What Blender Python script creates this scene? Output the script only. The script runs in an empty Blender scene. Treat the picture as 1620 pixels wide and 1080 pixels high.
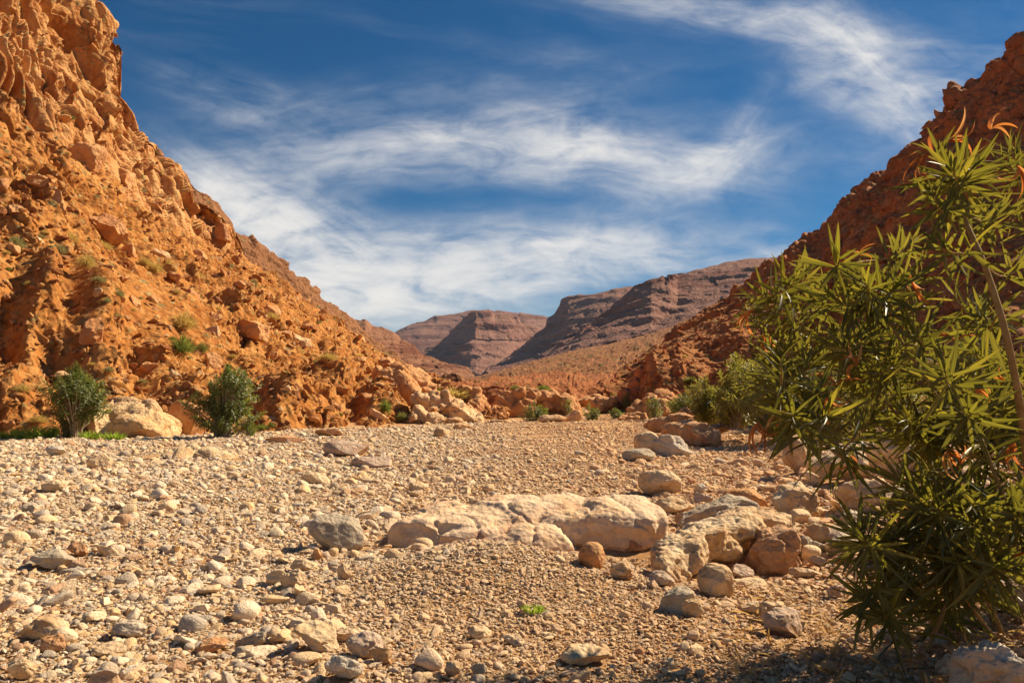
import bpy, bmesh, math, random
import numpy as np
from mathutils import Vector, Matrix, Euler

# ------------------------------------------------------------------ camera, sky, sun
SC = bpy.context.scene
COL = SC.collection
CAMZ = 1.4
F = 1260.0                       # focal length in photo pixels (1620 wide)
PITCH = math.atan(80/1260)
cam_d = bpy.data.cameras.new('camera'); cam_d.lens = 28.0; cam_d.sensor_width = 36.0
cam_d.clip_start = 0.05; cam_d.clip_end = 60000
cam = bpy.data.objects.new('camera', cam_d); COL.objects.link(cam)
cam.location = (0, 0, CAMZ); cam.rotation_euler = (math.pi/2+PITCH, 0, 0)
SC.camera = cam

SUN_AZ = math.radians(62)        # right of the view direction (+Y)
SUN_EL = math.radians(41.5)
sd = Vector((math.sin(SUN_AZ)*math.cos(SUN_EL), math.cos(SUN_AZ)*math.cos(SUN_EL), math.sin(SUN_EL)))
sl = bpy.data.lights.new('sun', 'SUN'); sl.energy = 5.0; sl.angle = math.radians(0.5); sl.color = (1.0, 0.84, 0.60)
so = bpy.data.objects.new('sun', sl); COL.objects.link(so)
so.rotation_euler = sd.to_track_quat('Z', 'Y').to_euler(); so.location = (30, 10, 40)
SC.view_settings.view_transform = 'Standard'; SC.view_settings.look = 'None'
SC.view_settings.exposure = 0.80; SC.view_settings.gamma = 1.0
SC.cycles.max_bounces = 6; SC.cycles.diffuse_bounces = 3; SC.cycles.transmission_bounces = 3
SC.cycles.glossy_bounces = 2; SC.cycles.volume_bounces = 0

class NT:
    """small node-tree helper"""
    def __init__(s, tree): s.t = tree; s.n = tree.nodes; s.l = tree.links
    def node(s, typ, **kw):
        nd = s.n.new(typ)
        for k, v in kw.items(): setattr(nd, k, v)
        return nd
    def put(s, sock, v):
        if isinstance(v, bpy.types.NodeSocket): s.l.new(v, sock)
        elif v is not None:
            if isinstance(v, (tuple, list)) and len(v) == 3 and sock.type == 'RGBA': v = (*v, 1)
            sock.default_value = v
    def m(s, op, a, b=None, c=None, clamp=False):
        nd = s.node('ShaderNodeMath', operation=op, use_clamp=clamp)
        s.put(nd.inputs[0], a)
        if b is not None: s.put(nd.inputs[1], b)
        if c is not None: s.put(nd.inputs[2], c)
        return nd.outputs[0]
    def vm(s, op, a, b=None):
        nd = s.node('ShaderNodeVectorMath', operation=op); s.put(nd.inputs[0], a)
        if b is not None: s.put(nd.inputs[1], b)
        return nd.outputs[0]
    def xyz(s, x, y, z):
        nd = s.node('ShaderNodeCombineXYZ')
        for i, v in enumerate((x, y, z)): s.put(nd.inputs[i], v)
        return nd.outputs[0]
    def sep(s, v):
        nd = s.node('ShaderNodeSeparateXYZ'); s.put(nd.inputs[0], v); return nd.outputs
    def noise(s, vec, scale, detail=4, rough=.55, dist=0, out=0):
        nd = s.node('ShaderNodeTexNoise'); s.put(nd.inputs['Vector'], vec)
        nd.inputs['Scale'].default_value = scale; nd.inputs['Detail'].default_value = detail
        nd.inputs['Roughness'].default_value = rough; nd.inputs['Distortion'].default_value = dist
        return nd.outputs[out]
    def vor(s, vec, scale, feature='F1', out='Distance'):
        nd = s.node('ShaderNodeTexVoronoi', feature=feature); s.put(nd.inputs['Vector'], vec)
        nd.inputs['Scale'].default_value = scale
        return nd.outputs[out]
    def rng(s, v, a, b, c=0., d=1., smooth=False):
        nd = s.node('ShaderNodeMapRange'); nd.clamp = True
        if smooth: nd.interpolation_type = 'SMOOTHSTEP'
        s.put(nd.inputs[0], v)
        for i, q in enumerate((a, b, c, d)): s.put(nd.inputs[i+1], q)
        return nd.outputs[0]
    def ramp(s, v, stops, interp='LINEAR'):
        nd = s.node('ShaderNodeValToRGB'); s.put(nd.inputs[0], v); cr = nd.color_ramp; cr.interpolation = interp
        while len(cr.elements) < len(stops): cr.elements.new(0.5)
        for e, (p, c) in zip(cr.elements, stops): e.position = p; e.color = (*c, 1)
        return nd.outputs[0]
    def mix(s, f, a, b, typ='MIX'):
        nd = s.node('ShaderNodeMix', data_type='RGBA', blend_type=typ)
        s.put(nd.inputs[0], f); s.put(nd.inputs[6], a); s.put(nd.inputs[7], b)
        return nd.outputs[2]
    def bump(s, h, strength, dist, nrm=None):
        nd = s.node('ShaderNodeBump'); nd.inputs['Strength'].default_value = strength; nd.inputs['Distance'].default_value = dist
        s.put(nd.inputs['Height'], h)
        if nrm is not None: s.put(nd.inputs['Normal'], nrm)
        return nd.outputs[0]

# ---- world: physical sky, wisps of cirrus placed by direction
W = bpy.data.worlds.new('World'); SC.world = W; W.use_nodes = True
w = NT(W.node_tree); w.n.clear()
out = w.node('ShaderNodeOutputWorld'); bg = w.node('ShaderNodeBackground'); w.l.new(bg.outputs[0], out.inputs[0])
sky = w.node('ShaderNodeTexSky', sky_type='NISHITA'); sky.sun_disc = False
sky.sun_elevation = SUN_EL; sky.sun_rotation = SUN_AZ; sky.altitude = 1400; sky.air_density = 1.0
sky.dust_density = 0.25; sky.ozone_density = 2.2
hs = w.node('ShaderNodeHueSaturation'); hs.inputs['Saturation'].default_value = 1.95; hs.inputs['Value'].default_value = 0.74; hs.inputs['Hue'].default_value = 0.498
w.l.new(sky.outputs[0], hs.inputs['Color'])
tc = w.node('ShaderNodeTexCoord'); X, Y, Z = w.sep(tc.outputs['Generated'])
ya = w.m('MAXIMUM', w.m('ABSOLUTE', Y), 0.12)
U = w.m('DIVIDE', X, ya); V = w.m('DIVIDE', Z, ya)
wrp = w.noise(w.xyz(U, V, 3.1), 2.2, 3, .5, out=1)
wx, wy, wz = w.sep(wrp)
U2 = w.m('ADD', U, w.m('MULTIPLY', w.m('SUBTRACT', wx, .5), .10))
V2 = w.m('ADD', V, w.m('MULTIPLY', w.m('SUBTRACT', wy, .5), .07))
# (photo x, photo y, half length, half width, angle deg, density, fibre stretch)
CL = [(420,165,150,34,-22,.55,3),(560,225,200,40,4,.8,4),(720,215,190,34,10,.9,4),(860,240,190,36,-4,1.15,4),(1000,262,150,30,-6,1.35,4),(1110,262,100,24,22,1.3,4),(1160,225,70,22,50,.7,3),
      (950,195,160,34,-14,.6,3),(640,270,220,22,-3,.45,5),(350,300,95,34,-30,1.9,3),(430,350,130,50,-34,2.2,3),(520,415,160,60,-26,2.3,3),(620,470,180,44,-10,1.8,4),(760,440,190,46,10,1.5,4),(900,415,190,38,8,1.5,4),
      (1040,405,150,30,6,1.0,4),(700,390,240,30,6,.7,4),(570,500,110,20,-6,.9,5),(980,350,160,24,20,.45,4),(1160,20,190,26,-8,1.3,4),(1330,45,110,24,-34,1.2,3),(1400,100,110,36,-48,1.1,3),(1480,135,60,26,10,1.3,3),(1400,130,110,50,-20,.9,3),(1340,80,70,40,20,.7,3),
      (1370,75,90,22,4,.8,3),(1440,190,60,22,-30,.8,3),(1250,395,100,20,0,.6,4),(1225,350,40,7,0,.6,4),(1350,250,240,40,-4,.22,4),(560,130,220,26,8,.25,4),(900,120,260,30,6,.22,4),(1520,60,120,50,0,.3,4),(850,500,60,10,20,.5,4)]
tot = None
for i, (cx, cy, a, b, ang, den, st) in enumerate(CL):
    cu = (cx-810)/F; cv = (620-cy)/F; r = math.radians(ang); c_, s_ = math.cos(r), math.sin(r)
    du = w.m('SUBTRACT', U2, cu); dv = w.m('SUBTRACT', V2, cv)
    # along / across
    al = w.m('ADD', w.m('MULTIPLY', du, c_), w.m('MULTIPLY', dv, s_))
    ac = w.m('SUBTRACT', w.m('MULTIPLY', dv, c_), w.m('MULTIPLY', du, s_))
    e = w.m('ADD', w.m('POWER', w.m('ABSOLUTE', w.m('DIVIDE', al, a/F*1.15)), 2), w.m('POWER', w.m('ABSOLUTE', w.m('DIVIDE', ac, b/F*1.25)), 2))
    g = w.m('EXPONENT', w.m('MULTIPLY', e, -1.0))
    fb = w.noise(w.xyz(w.m('MULTIPLY', al, 1.0/st*2), w.m('MULTIPLY', ac, 3.4), i*3.7), 5.0, 8, .62, .5)
    fb = w.rng(fb, .38, .68)
    v = w.m('MULTIPLY', w.m('MULTIPLY', g, den), fb)
    tot = v if tot is None else w.m('ADD', tot, v)
veil = w.noise(w.xyz(w.m('MULTIPLY', U2, .7), w.m('MULTIPLY', V2, 2.4), 9.), 3.0, 7, .6, .6)
veil = w.m('MULTIPLY', w.rng(veil, .5, .85), .22)
tot = w.m('ADD', tot, veil)
fine = w.noise(w.xyz(w.m('MULTIPLY', U2, 1.0), w.m('MULTIPLY', V2, 2.2), 5.), 14., 6, .6, .5)
tot = w.m('MULTIPLY', tot, w.rng(fine, .3, .7, .3, 1.3))
cov = w.m('SUBTRACT', 1.0, w.m('EXPONENT', w.m('MULTIPLY', tot, -1.15)))
cov = w.m('MULTIPLY', cov, w.rng(Z, 0.0, .03))
ccol = w.mix(cov, (5.6, 6.2, 7.2), (10.6, 10.2, 9.6))
colr = w.mix(cov, hs.outputs[0], ccol)
w.l.new(colr, bg.inputs[0]); bg.inputs[1].default_value = 0.050

# ------------------------------------------------------------------ tags
def tag(o, label=None, cat=None, group=None, kind=None):
    if label: o['label'] = label
    if cat: o['category'] = cat
    if group: o['group'] = group
    if kind: o['kind'] = kind
    return o

def Pt(px, py, D):
    """world point seen at photo pixel (px,py) whose world y is D"""
    a = (np.asarray(px, float)-810)/F; b = (540-np.asarray(py, float))/F
    ry = math.cos(PITCH)-b*math.sin(PITCH); rz = math.sin(PITCH)+b*math.cos(PITCH)
    k = np.asarray(D, float)/ry
    return np.stack([a*k, ry*k, CAMZ+rz*k], -1)

# ------------------------------------------------------------------ numpy noise
def _h(ix, iy, iz, seed):
    h = (ix.astype(np.uint32)*np.uint32(374761393)) ^ (iy.astype(np.uint32)*np.uint32(668265263)) ^ (iz.astype(np.uint32)*np.uint32(2246822519)) ^ np.uint32((seed*3266489917) & 0xffffffff)
    h = (h ^ (h >> np.uint32(15)))*np.uint32(2246822519); h = (h ^ (h >> np.uint32(13)))*np.uint32(3266489917)
    return h ^ (h >> np.uint32(16))
def _r(h, k=0):
    return ((((h >> np.uint32(k)) & np.uint32(1023)).astype(np.float32))/511.5)-1
def gnoise(p, seed=0):
    p = p.astype(np.float32); f = np.floor(p); i = f.astype(np.int64); t = p-f
    u = t*t*t*(t*(t*6-15)+10); res = 0
    for dx in (0, 1):
        for dy in (0, 1):
            for dz in (0, 1):
                h = _h(i[:, 0]+dx, i[:, 1]+dy, i[:, 2]+dz, seed)
                g = _r(h)*(t[:, 0]-dx)+_r(h, 10)*(t[:, 1]-dy)+_r(h, 20)*(t[:, 2]-dz)
                wt = (u[:, 0] if dx else 1-u[:, 0])*(u[:, 1] if dy else 1-u[:, 1])*(u[:, 2] if dz else 1-u[:, 2])
                res = res+g*wt
    return res
def fbm(p, octv=4, seed=0, gain=.5, ridged=False):
    a = 1; s = 0
    for o in range(octv):
        n = gnoise(p*(2**o)+o*17.3, seed+o)
        s = s+a*((0.5-np.abs(n))*1.0 if ridged else n); a *= gain
    return s
def worley(p, seed=0):
    p = p.astype(np.float32); f = np.floor(p); i = f.astype(np.int64); t = p-f
    n = len(p); F1 = np.full(n, 9., np.float32); F2 = np.full(n, 9., np.float32)
    H = np.zeros(n, np.uint32); O = np.zeros((n, 3), np.float32)
    for dx in (-1, 0, 1):
        for dy in (-1, 0, 1):
            for dz in (-1, 0, 1):
                h = _h(i[:, 0]+dx, i[:, 1]+dy, i[:, 2]+dz, seed)
                ox = t[:, 0]-dx-(_r(h)*.5+.5); oy = t[:, 1]-dy-(_r(h, 10)*.5+.5); oz = t[:, 2]-dz-(_r(h, 20)*.5+.5)
                d = np.sqrt(ox*ox+oy*oy+oz*oz); c = d < F1
                F2 = np.where(c, F1, np.minimum(F2, d)); F1 = np.where(c, d, F1)
                H = np.where(c, h, H)
                O[c, 0] = ox[c]; O[c, 1] = oy[c]; O[c, 2] = oz[c]
    return F1, F2, H, O
def facets(p, seed=0, tilt=.7, step=.5):
    """broken rock: every cell of a Voronoi pattern gets a plane of its own"""
    F1, F2, H, O = worley(p, seed); H2 = _h(H, H >> np.uint32(7), H, seed+5)
    d = tilt*(O[:, 0]*_r(H2)+O[:, 1]*_r(H2, 10)+O[:, 2]*_r(H2, 20))+step*_r(H, 3)*.5
    return d*sst(F2-F1, 0, .08), F2-F1
def sst(x, a, b):
    t = np.clip((x-a)/(b-a), 0, 1); return t*t*(3-2*t)

# ------------------------------------------------------------------ mesh helpers
def link(name, me, parent=None, mat=None, smooth=True):
    o = bpy.data.objects.new(name, me); COL.objects.link(o)
    if parent is not None: o.parent = parent
    if mat is not None and not me.materials: me.materials.append(mat)
    if smooth and len(me.polygons): me.polygons.foreach_set('use_smooth', np.ones(len(me.polygons), bool))
    return o
def mesh_np(name, v, f):
    """v (n,3); f (m,k) equal-size faces"""
    me = bpy.data.meshes.new(name); k = f.shape[1]
    me.vertices.add(len(v)); me.vertices.foreach_set('co', np.ascontiguousarray(v, np.float32).ravel())
    me.loops.add(f.size); me.loops.foreach_set('vertex_index', np.ascontiguousarray(f, np.int32).ravel())
    me.polygons.add(len(f)); me.polygons.foreach_set('loop_start', np.arange(0, f.size, k, dtype=np.int32))
    me.update(calc_edges=True); return me
def attr(me, name, vals):
    a = me.attributes.new(name, 'FLOAT', 'POINT'); a.data.foreach_set('value', np.ascontiguousarray(vals, np.float32).ravel())
def grid_faces(R, C):
    i = np.arange((R-1)*(C-1)); r = i//(C-1); c = i % (C-1); a = r*C+c
    return np.stack([a, a+1, a+C+1, a+C], 1)
def grid_normals(G):
    du = np.gradient(G, axis=1); dv = np.gradient(G, axis=0)
    n = np.cross(du, dv); return n/np.maximum(np.linalg.norm(n, axis=-1, keepdims=True), 1e-9)

# ------------------------------------------------------------------ materials
def mat_new(name):
    m = bpy.data.materials.new(name); m.use_nodes = True; t = NT(m.node_tree); t.n.clear()
    o = t.node('ShaderNodeOutputMaterial'); b = t.node('ShaderNodeBsdfPrincipled'); t.l.new(b.outputs[0], o.inputs[0])
    b.inputs['Roughness'].default_value = .85
    b.inputs['Specular IOR Level'].default_value = .25
    return m, t, b, o
def mat_rock(name, stops, scale=1.0, bumpd=.03, bs=.6, rough=.85, patch=None, world=False, rnd=0.0, speck=True, strata=None):
    """stone: colour ramp over mixed noise, optional second colour in patches, pits and grain in the bump"""
    m, t, b, o = mat_new(name)
    if world: vec = t.node('ShaderNodeNewGeometry').outputs['Position']
    else:
        vec = t.node('ShaderNodeTexCoord').outputs['Object']
        oi = t.node('ShaderNodeObjectInfo')
        vec = t.vm('ADD', vec, t.xyz(t.m('MULTIPLY', oi.outputs['Random'], 37.), 0, 0))
    n1 = t.noise(vec, 1.3*scale, 6, .6, .6); n2 = t.noise(vec, 9*scale, 5, .6)
    f = t.m('ADD', t.m('MULTIPLY', n1, .75), t.m('MULTIPLY', n2, .35))
    if rnd and not world: f = t.m('ADD', f, t.m('MULTIPLY', t.m('SUBTRACT', oi.outputs['Random'], .5), rnd))
    c = t.ramp(f, stops)
    if patch:
        pm = t.rng(t.noise(vec, .7*scale, 4, .6, .8), .52, .62, 0, patch[1])
        c = t.mix(pm, c, patch[0])
    if speck:
        c = t.mix(t.rng(t.noise(vec, 40*scale, 3, .6), .5, .75, 0, .35), c, t.mix(.6, c, (.08, .045, .03)))
    t.put(b.inputs['Base Color'], c); b.inputs['Roughness'].default_value = rough
    h = t.m('ADD', t.m('MULTIPLY', t.noise(vec, 6*scale, 8, .65, .3), 1.0), t.m('MULTIPLY', t.vor(vec, 11*scale), .35))
    t.put(b.inputs['Normal'], t.bump(h, bs, bumpd))
    return m

def mat_hill(name, stops, dark, tone=(.5,.2,.06), scale=.25, bd=.25, bs=.7, band=None, cliffcol=None, spots=None, fine=1.0, rgh=.95):
    """hillside: coarse colour patches + stone-sized speckle; optional horizontal beds and a paler cliff (attribute)"""
    m, t, b, o = mat_new(name)
    g = t.node('ShaderNodeNewGeometry'); pos = g.outputs['Position']
    n1 = t.noise(pos, scale, 6, .6, .5); n2 = t.noise(pos, scale*9, 5, .65)
    c = t.ramp(t.m('ADD', t.m('MULTIPLY', n1, .65), t.m('MULTIPLY', n2, .4)), stops)
    vc = t.vor(pos, scale*14*fine, out='Color'); r_, g_, b_ = t.sep(vc)
    c = t.mix(t.rng(r_, .45, 1, 0, .55), c, tone)
    c = t.mix(t.rng(g_, .7, 1, 0, .6), c, dark)
    if band:
        x, y, z = t.sep(pos)
        zz = t.noise(t.xyz(t.m('MULTIPLY', x, band[1]), t.m('MULTIPLY', y, band[1]), z), band[0], 5, .7)
        c = t.mix(t.rng(zz, .50, .60, 0, .8), c, dark); c = t.mix(t.rng(zz, .30, .42, .6, 0), c, tone)
    if cliffcol:
        at = t.node('ShaderNodeAttribute', attribute_name='cliff').outputs['Fac']
        vv = t.noise(t.vm('MULTIPLY', pos, (1, 1, .25)), scale*5, 6, .65, .4)
        cc = t.ramp(vv, cliffcol); c = t.mix(at, c, cc)
    if spots:
        for sc_, lo, col_, amt in spots:
            sv = t.node('ShaderNodeTexVoronoi'); t.put(sv.inputs['Vector'], t.vm('MULTIPLY', pos, (1, 1, 1.0))); sv.inputs['Scale'].default_value = sc_
            sr = t.sep(sv.outputs['Color'])[0]
            msk = t.m('MULTIPLY', t.rng(sv.outputs['Distance'], .38, .22), t.rng(sr, lo, lo+.02))
            c = t.mix(t.m('MULTIPLY', msk, amt), c, col_)
    t.put(b.inputs['Base Color'], c); b.inputs['Roughness'].default_value = rgh; b.inputs['Specular IOR Level'].default_value = .12
    h = t.m('ADD', t.noise(pos, scale*8*fine, 8, .7, .2), t.m('MULTIPLY', t.vor(pos, scale*18*fine), .5))
    t.put(b.inputs['Normal'], t.bump(h, bs, bd))
    return m

# ------------------------------------------------------------------ river bed
def bed_z(x, y):
    x = np.asarray(x, float); y = np.asarray(y, float)
    z = .25*np.exp(-((x+.22)/1.15)**2-((y-6.1)/.85)**2)
    z = z+.05*np.exp(-((x-.2)/1.6)**2-((y-4.6)/1.0)**2)
    z = z-.15*np.exp(-((x-.95)/.75)**2-((y-6.75)/.55)**2)
    z = z-.05*np.exp(-((x+1.6)/1.5)**2-((y-6.2)/.8)**2)
    xb = .27*y+.1
    d = np.clip(x-xb, 0, 5); z = z+.12*d*sst(d, 0, 1.2)
    z = z+.25*sst(y, 22, 45)*sst(x, 1, 8)
    z = z+.05*np.sin(x*.55+1.3)*np.sin(y*.42)*sst(y, 7, 12)
    z = z+.012*np.sin(x*2.3+y*1.1)+.010*np.sin(y*3.1-x*1.7)
    q = np.stack([x.ravel(), y.ravel(), np.zeros(x.size)], 1)
    return z+(np.clip(14/np.maximum(y.ravel(), .5), .15, 1)*.030*fbm(q*1.7, 3, 5)).reshape(z.shape)
def ray_ground(px, py):
    lo, hi = 1.0, 80.0
    for _ in range(50):
        m_ = (lo+hi)/2; p = Pt(px, py, m_)
        if p[2] > bed_z(p[0], p[1]): lo = m_
        else: hi = m_
    return Pt(px, py, lo)

def mat_bed():
    m, t, b, o = mat_new('sand_and_grit')
    pos = t.node('ShaderNodeNewGeometry').outputs['Position']
    n = t.noise(pos, .7, 6, .6, .4)
    c = t.ramp(n, [(.3, (.36, .165, .06)), (.5, (.50, .27, .11)), (.72, (.58, .37, .18))])
    vo = t.node('ShaderNodeTexVoronoi'); t.put(vo.inputs['Vector'], pos); vo.inputs['Scale'].default_value = 75; vo.inputs['Randomness'].default_value = 1.0
    r_, g_, b_ = t.sep(vo.outputs['Color'])
    grit = t.ramp(r_, [(0, (.28, .12, .06)), (.3, (.5, .26, .11)), (.6, (.6, .42, .25)), (.85, (.55, .48, .40)), (1, (.7, .6, .46))])
    cov = t.rng(t.noise(pos, 1.6, 5, .6), .36, .56)
    c = t.mix(t.m('MULTIPLY', cov, t.rng(vo.outputs['Distance'], .5, .38)), c, grit)
    t.put(b.inputs['Base Color'], c); b.inputs['Roughness'].default_value = .95; b.inputs['Specular IOR Level'].default_value = .1
    h = t.m('ADD', t.m('MULTIPLY', r_, t.m('MULTIPLY', cov, .35)), t.m('MULTIPLY', t.noise(pos, 30, 9, .78), 1.3))
    t.put(b.inputs['Normal'], t.bump(h, .9, .022))
    return m
M_BED = mat_bed()
def build_bed():
    R, C = 520, 760
    pxs = np.linspace(-1600, 3200, C); s = np.linspace(0, 1, R)
    D = 1/((1-s)/.9+s/75.)
    Xg = (pxs[None, :]-810)/F*D[:, None]; Yg = np.repeat(D[:, None], C, 1)
    Zg = bed_z(Xg, Yg)
    p = np.stack([Xg, Yg, Zg], -1).reshape(-1, 3)
    fade = np.clip(14/p[:, 1], .15, 1)
    p[:, 2] += fade*(.010*fbm(p*9, 3, 6)-.004)
    me = mesh_np('river_bed', p, grid_faces(R, C))
    tag(link('river_bed', me, None, M_BED), 'dry riverbed of sand and grit running up the valley', 'riverbed', kind='structure')
build_bed()

# plain ground under everything, to the horizon
M_PLAIN = mat_hill('plain_ground', [(.3, (.20, .10, .055)), (.6, (.30, .16, .085))], (.12, .06, .035), (.3, .2, .11), scale=.02, bd=1.)
R, C = 60, 60
gx = np.sign(np.linspace(-1, 1, C))*np.abs(np.linspace(-1, 1, C))**3*6000; gy = -300+np.linspace(0, 1, R)**3*7000
GX, GY = np.meshgrid(gx, gy); GZ = np.full_like(GX, -.6)
GZ += 10*sst(GY, 200, 1500)*fbm(np.stack([GX, GY, GX*0], -1).reshape(-1, 3)/600, 3, 2).reshape(GX.shape)
tag(link('ground', mesh_np('ground', np.stack([GX, GY, GZ], -1).reshape(-1, 3), grid_faces(R, C)), None, M_PLAIN), 'brown valley ground reaching to the horizon', 'ground', kind='structure')

# ------------------------------------------------------------------ hills built as walls between measured lines
def smooth_interp(x, xs, ys):
    return np.interp(x, xs, ys)
def hill(name, curves, px0, px1, step, rstep, disp, mat, label, back=1.1, toe_sink=.3, toe_on_bed=False, attrs=None, roll=.02):
    """curves: lines across the hill from its foot to its crest, each a list of (px,py,distance); the face between them is a real
    surface in the world, continued down the far side of the crest"""
    C = int((px1-px0)/step)+1; pxs = np.linspace(px0, px1, C)
    L = []
    for k, cv in enumerate(curves):
        a = np.array(cv, float); D = np.interp(pxs, a[:, 0], a[:, 2]); py = np.interp(pxs, a[:, 0], a[:, 1])
        p = Pt(pxs, py, D)
        if k == 0:
            if toe_on_bed: p[:, 2] = bed_z(p[:, 0], p[:, 1])
            p[:, 2] -= toe_sink
        L.append((p, py))
    rows = []; vs = []
    for k in range(len(L)-1):
        A, pa = L[k]; B, pb = L[k+1]
        n = max(3, int(np.max(np.abs(pa-pb))/rstep))
        s = np.arange(n)/n
        dA = A[:, 1][None, :]; dB = B[:, 1][None, :]; S = s[:, None]
        T = S*dA/(S*dA+(1-S)*dB)
        rows.append(A[None]+(B-A)[None]*T[..., None]); vs.append(np.repeat(k+s[:, None], C, 1))
    top = L[-1][0]; rows.append(top[None]); vs.append(np.full((1, C), float(len(L)-1)))
    front = np.concatenate(rows); nf = len(front)
    # rounded crest then the far side
    H = np.maximum(top[:, 2]-L[0][0][:, 2], .5); dirv = top-np.array([0, 0, CAMZ]); dirv[:, 2] = 0
    dirv /= np.linalg.norm(dirv, axis=1, keepdims=True)
    q = np.linspace(0, 1, 16)[1:]
    bk = [top+dirv*(H*back*qq)[:, None]*1.0+np.array([0, 0, 1.])*(-(H+3)*qq**1.5)[:, None] for qq in q]
    G = np.concatenate([front, np.array(bk)]); Vv = np.concatenate([np.concatenate(vs), np.full((15, C), float(len(L)-1))+q[:, None]])
    N = grid_normals(G)
    # make normals point to the camera side
    if (N[nf//2, C//2] @ (np.array([0, 0, CAMZ])-G[nf//2, C//2])) < 0: N = -N
    P0 = G.reshape(-1, 3); N0 = N.reshape(-1, 3); V0 = Vv.ravel(); X0 = np.tile(pxs, len(G))
    P1, extra = disp(P0, N0, V0, X0)
    me = mesh_np(name, P1, grid_faces(len(G), C))
    for k_, v_ in (extra or {}).items(): attr(me, k_, v_)
    o = tag(link(name, me, None, mat, smooth=attrs is None), label, 'hillside', kind='structure')
    scr = None
    return dict(o=o, P=P1.reshape(G.shape), N=N, V=Vv, px=pxs, nf=nf)
def project(P):
    d = P-np.array([0, 0, CAMZ]); cp, sp = math.cos(PITCH), math.sin(PITCH)
    f = d[..., 1]*cp+d[..., 2]*sp; u = -d[..., 1]*sp+d[..., 2]*cp
    return 810+F*d[..., 0]/f, 540-F*u/f
def on_hill(h, px, py):
    """surface point of a hill seen nearest to a photo pixel"""
    if 'scr' not in h or h['scr'] is None:
        a, b = project(h['P'][:h['nf']]); h['scr'] = (a, b)
    a, b = h['scr']; k = int(np.argmin((a-px)**2+(b-py)**2)); r, c = divmod(k, a.shape[1])
    return h['P'][r, c], h['N'][r, c]

def carve(px, py_, feats):
    """local swellings and hollows given as (px,py,half size along,half size across,angle,height)"""
    s = 0
    for fx, fy, a, b, ang, amp in feats:
        r = math.radians(ang); dx = px-fx; dy = -(py_-fy)
        u = (dx*math.cos(r)+dy*math.sin(r))/a; v = (-dx*math.sin(r)+dy*math.cos(r))/b
        s = s+amp*np.exp(-(np.abs(u)**3+v**2))
    return s

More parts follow.
